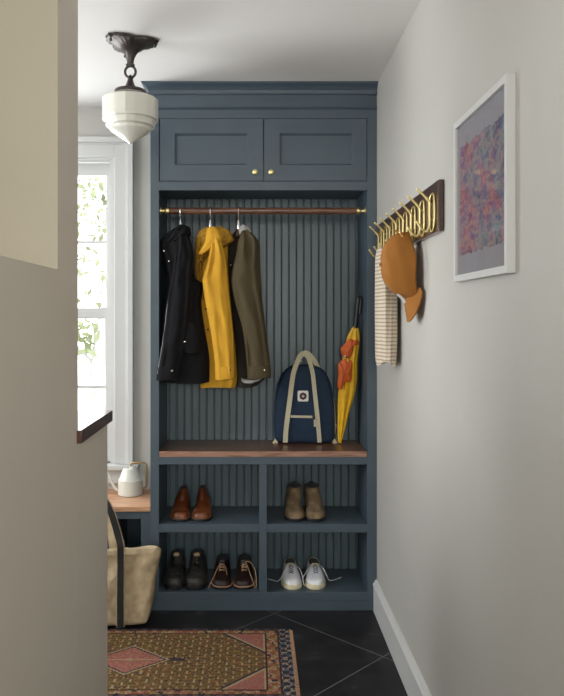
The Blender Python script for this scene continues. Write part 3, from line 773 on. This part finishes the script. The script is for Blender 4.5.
loft([(235, 177, 188, 3.46, .05), (241, 177.5, 191, 3.43, .055), (255, 176, 193.5, 3.42, .055), (275, 172, 192, 3.415, .05), (300, 167.5, 191, 3.41, .046), (330, 164, 188, 3.41, .044), (355, 160, 184, 3.41, .042), (374, 156.8, 178.5, 3.41, .038), (378, 157, 178, 3.41, .036)], 0, 0, seed=3, fold=.10).build('sleeve', M['blackcloth'], c1, ang=70)
loft([(226, 178, 188, 3.46, .03), (228, 176, 190, 3.46, .045), (231, 174, 190.5, 3.455, .055), (236, 170, 190, 3.45, .05), (242, 166, 178, 3.445, .035)], 0, 0, seed=5, fold=.08).build('collar', M['blackcloth'], c1, ang=70)
pth = [P(x, y, 3.385) for x, y in ((177.5, 258), (173.5, 275), (169.3, 294), (166.5, 312), (164.8, 328), (162.3, 345), (159.8, 360), (157.3, 374))]
k = MB().tube(cr([tuple(p) for p in pth], 4), .0018, 6).build('piping_or_lit_edge', M['sleeve_light'], c1); k['label'] = 'light painted along the sleeve edge'  # lit edge of the sleeve, drawn as a thin pale tube
loft([(366, 157.6, 180.6, 3.41, .041), (371, 156.8, 180.3, 3.41, .041), (379.5, 156.5, 179, 3.41, .040)], 0, 0, seed=3, fold=.02).build('cuff', M['blackcloth'], c1, ang=70)
for x, y, Y in ((164, 251, 3.412), (169, 261, 3.408), (172.2, 370.7, 3.366), (184.9, 341.6, 3.366)): button(P(x, y, Y), M['chrome'], c1, .0045)
loft([(322, 176, 196, 3.425, .03), (330, 176.5, 199, 3.42, .035), (346, 178, 202, 3.42, .035), (352, 181, 201, 3.42, .03)], 0, 0, seed=8, fold=.02).build('pocket', M['blackcloth'], c1, ang=70)

c2 = thing('mustard_coat', (P(215, 0, 3.47).x, 3.47, P(0, 387, 3.47).z), 'bright mustard yellow coat with pile-lined collar, between the black and olive jackets', 'coat', GC)
loft([(231, 203, 222), (235, 197, 226), (242, 195, 230), (255, 194.5, 229), (275, 195, 229), (300, 198, 231), (330, 200, 234), (360, 201, 237), (378, 200.5, 238), (387, 200.5, 235)], 3.545, .065, seed=11, fold=.10, freq=7).build('body', M['yellow'], c2, ang=70)
loft([(235, 212, 219, 3.45, .045), (241, 210.5, 221.5, 3.43, .055), (258, 208.5, 226, 3.42, .055), (275, 203.8, 228, 3.415, .05), (281, 202.5, 228.7, 3.41, .048), (300, 205, 230.2, 3.41, .046), (330, 210.5, 233, 3.405, .044), (360, 214.6, 234.4, 3.40, .040), (377.5, 215.6, 234, 3.40, .038)], 0, 0, seed=13, fold=.10).build('sleeve', M['yellow'], c2, ang=70)
loft([(366, 214.8, 234.8, 3.40, .041), (372, 215.3, 234.9, 3.40, .041), (378.5, 215.3, 234.3, 3.40, .040)], 0, 0, seed=3, fold=.02).build('cuff', M['yellow'], c2, ang=70)
loft([(227.5, 206, 222, 3.475, .035), (231, 199.5, 230, 3.475, .055), (237, 196, 233, 3.47, .06), (243, 195.6, 232, 3.465, .05), (258, 195.4, 206, 3.48, .03), (278, 195.8, 203, 3.50, .025), (300, 199, 205, 3.505, .02)], 0, 0, seed=15, fold=.12, freq=11).build('fleece_lining', M['fur'], c2, ang=80)
b = loft([(228, 207.5, 217, 3.43, .03), (233, 206, 221, 3.415, .035), (240, 205.5, 222.5, 3.405, .032), (246, 203, 214, 3.40, .022), (251, 200, 208, 3.395, .015), (254.5, 198, 202, 3.392, .008)], 0, 0, seed=17, fold=.05)
b.build('collar', M['yellow'], c2, ang=70)
for x, y, Y in ((201, 262, 3.452), (206, 309, 3.478), (208, 329.5, 3.478), (230, 370, 3.361)): button(P(x, y, Y), M['black'], c2, .005)

c3 = thing('olive_jacket', (P(248, 0, 3.47).x, 3.47, P(0, 386, 3.47).z), 'olive brown jacket with grey hood lining, rightmost on the rod', 'jacket', GC)
b = loft([(231, 236, 250), (234, 233, 253), (240, 229, 258), (247, 226.5, 259.5), (265, 228, 260), (285, 229, 261), (303, 230.7, 262), (335, 233.5, 266), (368, 236.5, 268.5), (378, 236.3, 265), (386, 237, 256)], 3.55, .065, seed=21, fold=.08)
b.build('lining', M['olivedark'], c3, ang=70)
loft([(231.5, 241, 249.5, 3.46, .04), (236, 240, 254, 3.45, .06), (242, 238, 259, 3.44, .07), (254, 236, 260, 3.43, .07), (268, 232.8, 260.5, 3.42, .065), (282, 231.3, 261.3, 3.415, .06), (302, 234.8, 262.5, 3.41, .052), (330, 242.5, 266, 3.405, .048), (360, 246.3, 269.8, 3.40, .044), (377, 247.2, 270.6, 3.40, .042)], 0, 0, seed=23, fold=.09).build('sleeve', M['olive'], c3, ang=70)
loft([(365.5, 246.6, 270.6, 3.40, .046), (370, 247, 271, 3.40, .046), (377.8, 247.3, 271, 3.40, .044)], 0, 0, seed=3, fold=.02).build('cuff', M['olive'], c3, ang=70)
k = loft([(225.5, 242, 246, 3.49, .02), (227.5, 239, 248.5, 3.49, .035), (231, 237, 250.5, 3.485, .045), (236, 236, 252, 3.48, .045)], 0, 0, seed=25, fold=.05).build('hood', M['greylining'], c3, ang=70); k['label'] = 'light grey hood lining'
k = loft([(379, 241, 262, 3.44, .03), (382, 242, 257, 3.445, .028)], 0, 0, seed=27, fold=.02).build('hem_lining', M['greylining'], c3)
button(P(264.3, 370, 3.354), M['chrome'], c3, .0045); button(P(231, 265, 3.44), M['chrome'], c3, .003)

# ================================================================== backpack
def backpack():
    Y0, Y1 = 3.590, 3.700; A = lambda px, py: (P(px, py, Y0).x, P(px, py, Y0).z)
    t = thing('backpack', (P(305.5, 0, Y0).x, 3.64, zB1), 'navy backpack with cream straps and small badge, upright on the walnut bench seat', 'backpack')
    ol = [A(276, 441), A(274.8, 436), A(274.3, 420), A(275.5, 400), A(278, 385), A(283, 374), A(291, 367), A(300, 365.5), A(312, 365.5), A(320, 367.5), A(327, 374), A(331.5, 385), A(334.5, 400), A(335.8, 420), A(335.5, 436), A(334, 441), A(328, 443.8), A(305, 444), A(282, 443.8)]
    b = pillow(densify(ol, 4), Y0, Y1, .028, .012); 
    zmin = min(v.z for v in b.v)
    for v in b.v: v.z += (zB1+.001-zmin) if v.z < zB1+.001 else 0; v.z = max(v.z, zB1+.001)
    body = b.build('body', M['navy'], t, sub=1)
    fy = Y0-.010
    def strap(pts, w_=.0235, name='strap'):
        pp = cr([tuple(P(x, y, Y)) for x, y, Y in pts], 4)
        side = [(Vector(pp[min(i+1, len(pp)-1)])-Vector(pp[max(i-1, 0)])).cross(Vector((0, 1, 0))) for i in range(len(pp))]
        return MB().ribbon(pp, w_, .003, side).build(name, M['strap'], t)
    F0 = fy-.004
    strap([(285.3, 442.5, Y0-.001), (286, 430, F0), (287.8, 415, F0-.003), (289.8, 400, F0-.005), (291.6, 385, F0-.003), (293.3, 374, F0+.001), (295.2, 367.5, F0+.010), (297.5, 361.5, F0+.02), (300, 356, F0+.025), (303.5, 353, F0+.028), (307.5, 353.3, F0+.03), (311.5, 357, F0+.035), (315, 362, F0+.04), (318, 368, F0+.05)])
    strap([(319.6, 442.5, Y0-.001), (318.6, 430, F0), (317.2, 415, F0-.003), (315.6, 400, F0-.005), (314, 385, F0-.003), (312.8, 374, F0+.001), (311.2, 367, F0+.008), (309.5, 361, F0+.016), (307.5, 356.5, F0+.02), (304, 354.2, F0+.022), (300.5, 356.5, F0+.026), (298, 361, F0+.035), (296, 367, F0+.05)], .021)
    for x in (299.5, 310):
        MB().ribbon([P(x-2, 361, F0+.024), P(x+2, 361, F0+.024)], .008, .004, (0, 0, 1)).build('strap_loop', M['strap'], t)
    # zip and pull
    p0, p1 = P(290.5, 416.3, F0), P(313.3, 416.8, F0)
    z_ = MB().ribbon([p0+Vector((0, -.003, 0)), (p0+p1)/2+Vector((0, -.006, 0)), p1+Vector((0, -.003, 0))], .0115, .003, (0, 0, 1)).build('zip', M['strap'], t)
    MB().box(P(312.3, 0, F0).x, P(314.6, 0, F0).x, F0-.012, F0-.006, P(0, 419.5, F0).z, P(0, 415.5, F0).z).build('zip_slider', M['black'], z_)
    MB().ribbon([P(314.8, 419, F0-.008), P(315, 426.5, F0-.008)], .011, .003, (1, 0, 0)).build('zip_pull', M['strap'], z_)
    # badge
    cx, cz = P(303, 0, F0).x, P(0, 396, F0).z; by = F0-.006; h = .0265; r = .007
    rr = []
    for qx, qz, a0 in ((1, 1, 0), (-1, 1, 90), (-1, -1, 180), (1, -1, 270)):
        for k in range(5):
            a = R(a0+k*22.5); rr.append((cx+qx*(h-r)+r*math.cos(a), cz+qz*(h-r)+r*math.sin(a)))
    bd = MB().rings([[Vector((p[0], y, p[1])) for p in rr] for y in (by+.008, by)]).build('badge', M['badge'], t); bd['label'] = 'ivory badge with dark round emblem'
    disc = lambda rad, y0, y1, n=24, f=None: MB().rings([[Vector((cx+rad*(f(a) if f else 1)*math.cos(a), y, cz+rad*(f(a) if f else 1)*math.sin(a))) for a in [2*math.pi*j/n for j in range(n)]] for y in (y0, y1)])
    disc(.019, by+.002, by-.0008, 64, lambda a: 1-.12*abs(math.sin(4*a))).build('emblem', M['badgedark'], bd)
    bl = MB()
    for k in range(8):
        a = R(22.5+45*k); c = Vector((cx+.0125*math.cos(a), by-.001, cz+.0125*math.sin(a)))
        bl.ball(c, .0032, 5, (1, .3, 1))
    bl.build('emblem_petals', M['navy'], bd)
    cr_ = MB(); cr_.box(cx-.007, cx+.007, by-.0022, by-.0005, cz-.0018, cz+.0018); cr_.box(cx-.0018, cx+.0018, by-.0022, by-.0005, cz-.007, cz+.007); cr_.build('emblem_cross', M['badge'], bd)
    # cream piping on the right side, corner tabs
    pp = [P(x, y, Y0+.022) for x, y in ((331.2, 389), (333.6, 402), (335, 420), (334.8, 432), (331.5, 439.5), (326, 442.2))]
    MB().tube(cr([tuple(p) for p in pp], 5), .0028, 8).build('piping_or_lit_edge', M['strap'], t)
    for x in (275.2, 334.8):
        c = P(x, 441, Y0+.03); s_ = -1 if x < 300 else 1
        m_ = MB(); m_.add([c+Vector((-.014, -.01, -.012+.001)), c+Vector((.014, -.01, -.011)), c+Vector((s_*-.004, -.004, .02)), c+Vector((-.014, .006, -.011)), c+Vector((.014, .006, -.011)), c+Vector((s_*-.004, .004, .02))], [(0, 1, 2), (3, 5, 4), (0, 3, 4, 1), (1, 4, 5, 2), (0, 2, 5, 3)])
        for v in m_.v: v.z = max(v.z, zB1+.001)
        m_.build('corner_tab', M['strap'], t, bevel=.001)
    # side straps hanging at the right
    MB().ribbon(cr([tuple(p) for p in (P(336, 424, Y0+.05), P(337.6, 430, Y0+.045), P(337, 438, Y0+.04), P(338.5, 443, Y0+.03))], 4), .010, .003, (0, 1, 0)).build('side_strap', M['strap'], t)
backpack()

# ================================================================== umbrella
def umbrella():
    t = thing('umbrella', (P(340.5, 0, 3.60).x, 3.60, zB1), 'folded yellow and orange umbrella with black handle leaning beside the backpack', 'umbrella')
    rows = [(443.5, 339.8, 341.2, 3.600, .004), (440, 338.2, 342, 3.600, .009), (430, 338, 344.5, 3.598, .014), (416, 338.2, 347.8, 3.592, .022), (402, 338.6, 351.5, 3.586, .028), (388, 339.6, 354.8, 3.578, .032), (374, 341.5, 356.2, 3.570, .032), (362, 342.6, 356.3, 3.562, .030), (354, 343.8, 357.4, 3.556, .027), (346, 345.5, 358.6, 3.550, .024), (337, 347.8, 359.3, 3.545, .022), (331, 350.6, 358.8, 3.540, .016), (327.5, 352.5, 357.8, 3.535, .010)]
    b = loft(rows, 0, 0, n=48, seed=31, fold=.02)
    # pleats twisting round the shaft
    n = 48
    fine = len(b.v)//n
    for i in range(fine):
        ring = b.v[i*n:(i+1)*n]; c = sum(ring, Vector())/n
        for j in range(n):
            a = 2*math.pi*j/n; k = 1+.13*math.sin(8*a+i*.16); b.v[i*n+j].x = c.x+(ring[j].x-c.x)*k; b.v[i*n+j].y = c.y+(ring[j].y-c.y)*k
            if b.v[i*n+j].z < zB1+.001: b.v[i*n+j].z = zB1+.001
    b.build('canopy', M['umbrella'], t, ang=60)
    h = cr([tuple(p) for p in (P(355, 330, 3.535), P(356.5, 318, 3.53), P(358, 304, 3.525), P(358.6, 299, 3.523), P(360, 297.5, 3.522), P(361, 300, 3.522), P(360.6, 306, 3.524), P(359.8, 314, 3.526))], 4)
    k = MB().tube(h, [.0105]*(len(h)//2)+[.008]*(len(h)-len(h)//2), 10).build('handle', M['black'], t); k['label'] = 'black hooked handle'
    # loose orange panels
    def flap(pts, Y, name='orange_panel', mt=M['umbrella_orange'], sd=0):
        n_ = len(pts); cxp = sum(p[0] for p in pts)/n_; cyp = sum(p[1] for p in pts)/n_
        fine = densify(pts, 4); rs = []
        for s_, dy in ((.02, -.012), (.5, -.010), (.85, -.004), (1, 0), (1, .006), (.9, .02)):
            rs.append([P(cxp+(p[0]-cxp)*s_, cyp+(p[1]-cyp)*s_, Y+dy+.004*math.sin(i*.9+sd+s_*5)) for i, p in enumerate(fine)])
        return MB().rings(rs).build(name, mt, t, ang=60)
    flap([(350, 337.5), (355, 338), (358.6, 341), (358.8, 344.5), (355, 343.5), (353.5, 348), (351.5, 356), (347, 358.5), (342, 355), (340.8, 348), (345, 343.5)], 3.528, sd=1)
    flap([(340, 361), (346, 358.8), (352, 361), (351.8, 372), (351, 381), (345, 383), (341, 389.5), (337.4, 387), (338.2, 375), (338, 366)], 3.532, sd=4)
    e = MB().ball(P(346, 356.5, 3.528), .0085, 7, (1, .6, .8)).build('white_spot', M['white'], t)
    MB().ball(P(346.4, 356.8, 3.520), .0045, 6, (1, .6, 1)).build('dark_spot', M['black'], t)
umbrella()

# ================================================================== shoes
def shoe(root_name, px0, px1, toeY, zf, kind, label, mirror=1, group=None):
    """toe towards -Y; px0..px1 = width on the photo at the toe"""
    cx = (P(px0, 0, toeY+.03).x+P(px1, 0, toeY+.03).x)/2; W = (P(px1, 0, toeY+.03).x-P(px0, 0, toeY+.03).x)/2
    K = KINDS[kind]; L = K['L']; t = thing(root_name, (cx, toeY+L/2, zf), label, K['cat'], group)
    st = K['sole']; s = mirror
    # plan outline half widths along the length (0 toe .. 1 heel) with a toe bias
    plan_ = cr([(0, .30, .10), (.03, .62, .09), (.10, .88, .07), (.22, 1.0, .03), (.35, .98, 0), (.5, .86, -.03), (.65, .76, -.02), (.8, .76, 0), (.93, .66, 0), (1, .34, 0)], 3)
    def pl(q):
        for i in range(len(plan_)-1):
            if plan_[i][0] <= q <= plan_[i+1][0]:
                u = (q-plan_[i][0])/(plan_[i+1][0]-plan_[i][0]+1e-9); return (plan_[i][1]*(1-u)+plan_[i+1][1]*u, plan_[i][2]*(1-u)+plan_[i+1][2]*u)
        return plan_[-1][1:]
    # sole
    N = 30; qs = [.5-.5*math.cos(math.pi*k/N) for k in range(N+1)]
    def outline(g, z): 
        r = [Vector((cx+s*pl(q)[1]*W+(pl(q)[0]*W+g), toeY+.0+q*L, z)) for q in qs]; l = [Vector((cx+s*pl(q)[1]*W-(pl(q)[0]*W+g), toeY+q*L, z)) for q in reversed(qs)]
        return r+l
    gg = K.get('welt_w', 0)
    lo = MB().rings([outline(-.003, zf+.0005), outline(0, zf+.003), outline(0, zf+st*.8), outline(-.002, zf+st)])
    sl = lo.build('sole', K['ms'], t)
    if K.get('mw'):
        wl = MB().rings([outline(.0, zf+st*.95), outline(.001, zf+st+.003), outline(-.006, zf+st+.004)]).build('welt', K['mw'], t)
    # upper: foot loft + shaft loft fused by a remesh
    b = MB(); rs = []; n = 28
    for q, hh in cr(K['top'], 4):
        q = min(max(q, .0), 1); hw, bx = pl(min(max(q, .012), .985)); hw = hw*W*K.get('uw', .95); ring = []
        for j in range(n):
            a = 2*math.pi*j/n; c, s_ = math.cos(a), math.sin(a)
            zz_ = (hh*abs(s_)**.8 if s_ > 0 else -st*.3*abs(s_))
            nar = 1-.0*max(0, s_)
            ring.append(Vector((cx+s*bx*W+hw*math.copysign(abs(c)**.75, c)*nar, toeY+.004+q*(L-.008), zf+st+zz_)))
        rs.append(ring)
    b.rings(rs)
    rs = []
    for z, yq, hx, hy, dx in cr(K['shaft'], 3):
        rs.append([Vector((cx+s*dx*W+hx*W*math.cos(a), toeY+yq*L+hy*L*math.sin(a), zf+z)) for a in [2*math.pi*j/n for j in range(n)]])
    b.rings(rs)
    up = b.build('upper', K['mu'], t, remesh=.0028)
    z, yq, hx, hy, dx = K['shaft'][-1]
    # rim, and a black disc painting the dark inside of the shoe
    rim = [(cx+s*dx*W+hx*W*.93*math.cos(a), toeY+yq*L+hy*L*.93*math.sin(a), zf+z) for a in [2*math.pi*j/24 for j in range(24)]]
    MB().tube(rim, .003, 8, True).build('rim', K.get('mr', K['mu']), t)
    MB().rings([[Vector((cx+s*dx*W+hx*W*.88*math.cos(a), toeY+yq*L+hy*L*.88*math.sin(a), zf+z+dz)) for a in [2*math.pi*j/24 for j in range(24)]] for dz in (-.01, .0015)]).build('opening_shade', M['black'], t)
    top = K['top']
    def surf(q):      # height of the instep
        fine = cr(top, 4)
        for i in range(len(fine)-1):
            if fine[i][0] <= q <= fine[i+1][0]: return fine[i][1]
        return fine[-1][1]
    if K.get('tongue'):
        q, z0, z1, tw, mt = K['tongue']
        MB().rings([[Vector((cx+s*dx*W+tw*W*f*math.cos(a), toeY+q*L+o_+.006*math.sin(a), zf+z_)) for a in [2*math.pi*j/16 for j in range(16)]] for f, z_, o_ in ((.8, z0, -.01), (1, (z0+z1)/2, 0), (.95, z1-.006, .004), (.6, z1, .005))]).build('tongue', mt, t)
    if K.get('laces'):
        ml, rows_, half, r_ = K['laces']; b = MB()
        for q, zo in rows_:
            yy = toeY+q*L
            for sg in (1, -1):
                b.tube([Vector((cx-sg*half*W, yy, zf+zo-.003)), Vector((cx, yy-.007, zf+zo+.004)), Vector((cx+sg*half*W, yy+.010, zf+zo+.002))], r_, 6)
        for pts in K['ends']:
            pp = [(cx+s*a*W, toeY+bq*L, zf+c_) for a, bq, c_ in pts]; b.tube(cr(pp, 5), r_, 6)
        b.build('laces', ml, t)
    if K.get('toecap'):
        q = K['toecap']; hh = surf(q); bb = []
        hw, bx = pl(q)
        for k in range(19):
            a = math.pi*k/18; c, s_ = math.cos(a), math.sin(a)
            bb.append((cx+s*bx*W+(hw*W*K.get('uw', .95)+.001)*math.copysign(abs(c)**.75, c), toeY+q*L+.012*s_, zf+st+(hh+.0015)*abs(s_)**.8))
        MB().tube(bb, .0018, 6).build('toe_seam', K.get('mseam', K['mu']), t)
    if K.get('pull'):
        z, yq, hx, hy, dx = K['shaft'][-1]
        p = Vector((cx+s*dx*W, toeY+(yq+hy*.85)*L, zf+z))
        MB().ribbon([p+Vector((0, -.004, -.006)), p+Vector((0, -.004, .005)), p+Vector((0, .0, .009)), p+Vector((0, .004, .005)), p+Vector((0, .004, -.006))], .02, .002, (1, 0, 0)).build('pull_tab', M['black'], t)
    if K.get('gore'):
        for sg in (-1, 1):
            pass
    return t
KINDS = {
 'tan': dict(cat='boot', L=.255, sole=.013, ms=M['blackrubber'], mu=M['tan'], mw=M['tansole'], uw=.93, toecap=.17,
    top=[(0, .012), (.03, .026), (.1, .034), (.2, .038), (.32, .046), (.45, .062), (.6, .075), (.8, .075), (.93, .065), (1, .04)],
    shaft=[(.02, .68, .80, .27, 0), (.06, .68, .76, .26, 0), (.085, .70, .60, .24, .05), (.106, .72, .44, .20, .10), (.120, .73, .34, .17, .12)]),
 'suede': dict(cat='boot', L=.255, sole=.014, ms=M['blackrubber'], mu=M['suede'], uw=.95, pull=1, toecap=.18,
    top=[(0, .014), (.03, .028), (.1, .036), (.2, .042), (.32, .055), (.45, .075), (.6, .085), (.8, .085), (.93, .075), (1, .05)],
    shaft=[(.02, .66, .84, .29, 0), (.06, .66, .84, .28, .05), (.09, .67, .80, .26, .10), (.115, .68, .78, .25, .14), (.132, .69, .78, .25, .16)]),
 'hiker': dict(cat='boot', L=.26, sole=.020, ms=M['blackrubber'], mu=M['darkleather'], uw=.96, toecap=.16, mr=M['darkleather'],
    top=[(0, .018), (.03, .032), (.1, .040), (.2, .044), (.32, .056), (.45, .074), (.6, .082), (.8, .082), (.93, .07), (1, .05)],
    shaft=[(.02, .66, .86, .29, 0), (.06, .66, .82, .28, .03), (.09, .67, .74, .26, .05), (.108, .68, .66, .24, .08), (.120, .69, .62, .23, .08)],
    tongue=(.50, .07, .136, .30, M['beige']), laces=(M['black'], [(.34, .082), (.38, .092), (.42, .102), (.455, .110)], .28, .002), ends=[]),
 'derby': dict(cat='shoe', L=.255, sole=.012, ms=M['blackrubber'], mu=M['brownleather'], mw=M['welt'], uw=.93, mr=M['brownleather'],
    top=[(0, .012), (.03, .024), (.1, .032), (.2, .036), (.32, .046), (.45, .062), (.6, .070), (.8, .068), (.93, .06), (1, .04)],
    shaft=[(.02, .66, .80, .28, 0), (.05, .66, .76, .27, 0), (.075, .67, .66, .25, .03), (.094, .68, .60, .24, .03)],
    tongue=(.47, .06, .104, .34, M['brownleather']), laces=(M['lace'], [(.32, .066), (.37, .075), (.42, .083)], .26, .0016),
    ends=[[(-.26, .40, .082), (-.5, .32, .064), (-.78, .22, .036), (-1.05, .12, .014), (-1.2, .06, .003)], [(.26, .40, .082), (.40, .34, .070), (.55, .25, .044), (.8, .10, .02)]]),
 'sneaker': dict(cat='sneaker', L=.265, sole=.022, ms=M['offwhite'], mu=M['white'], uw=.90, mr=M['strap'],
    top=[(0, .004), (.03, .015), (.1, .023), (.2, .030), (.32, .042), (.45, .054), (.6, .052), (.8, .05), (.93, .05), (1, .035)],
    shaft=[(.03, .66, .74, .27, 0), (.055, .66, .66, .26, 0), (.072, .67, .58, .25, .0)],
    tongue=(.42, .05, .088, .42, M['strap']), laces=(M['navystripe'], [(.25, .057), (.29, .064), (.33, .070), (.37, .076), (.41, .081)], .22, .0017), ends=[]),
}
TB = 'tan leather boots in the upper left cubby'
shoe('tan_boot', 169, 189.6, 3.434, zS1, 'tan', 'tan leather ankle boot in the upper left cubby, left one of its pair', 1)
shoe('tan_boot', 191.3, 212, 3.434, zS1, 'tan', 'tan leather ankle boot in the upper left cubby, right one of its pair', -1)
shoe('suede_boot', 284.6, 304.6, 3.434, zS1, 'suede', 'taupe suede pull-on boot in the upper right cubby, left one of its pair', 1)
shoe('suede_boot', 305.8, 326.4, 3.434, zS1, 'suede', 'taupe suede pull-on boot in the upper right cubby, right one of its pair', -1)
shoe('hiking_boot', 162.5, 183.8, 3.425, zL, 'hiker', 'charcoal lace-up boot with beige lining, nearest the left side of its cubby', 1)
shoe('hiking_boot', 184.8, 207, 3.425, zL, 'hiker', 'charcoal lace-up boot with beige lining, standing next to the dark brown shoe', -1)
shoe('lace_up_shoe', 210.5, 232, 3.432, zL, 'derby', 'dark brown shoe with trailing tan laces beside the charcoal boots', 1)
KINDS['derby']['ends'] = [[(-.26, .42, .084), (-.1, .36, .100), (-.5, .3, .108), (-.95, .24, .080), (-1.12, .16, .04), (-1.1, .1, .004)], [(-.26, .40, .082), (-.5, .26, .06), (-.8, .12, .03), (-1.0, .05, .004)]]
shoe('lace_up_shoe', 233.5, 255, 3.432, zL, 'derby', 'dark brown shoe with trailing tan laces beside the cubby divider', -1)
LA = M['whitelace']
s1_ = shoe('white_sneaker', 281.3, 302, 3.434, zL, 'sneaker', 'white low sneaker with loose laces in the lower right cubby, left one of its pair', 1)
s2_ = shoe('white_sneaker', 306, 326.6, 3.434, zL, 'sneaker', 'white low sneaker with loose laces in the lower right cubby, right one of its pair', -1)
def lace(parent, pts, r=.0019):
    pp = cr([tuple(P(x, y, Y)) for x, y, Y in pts], 5)
    pp = [(a, b_, max(c, zL+.002)) for a, b_, c in pp]
    side = [(0, 1, 0)]*len(pp)
    MB().tube(pp, r, 6).build('lace_end', LA, parent)
lace(s1_, [(288, 566, 3.54), (286, 569, 3.52), (283, 574, 3.50), (279.5, 580, 3.52), (274, 582, 3.55), (268, 580.5, 3.57)])
lace(s1_, [(296, 566, 3.54), (299, 568, 3.51), (301.5, 573, 3.50), (303.2, 580, 3.49), (304, 585, 3.47)])
lace(s2_, [(312, 566, 3.54), (308, 569, 3.52), (305, 574, 3.5), (302.8, 578, 3.51), (303.5, 583, 3.48), (305.2, 586, 3.462)])
lace(s2_, [(321, 566, 3.54), (324, 570, 3.51), (326.5, 575, 3.5), (329, 580, 3.53), (334, 580, 3.55), (341, 577.5, 3.585)])
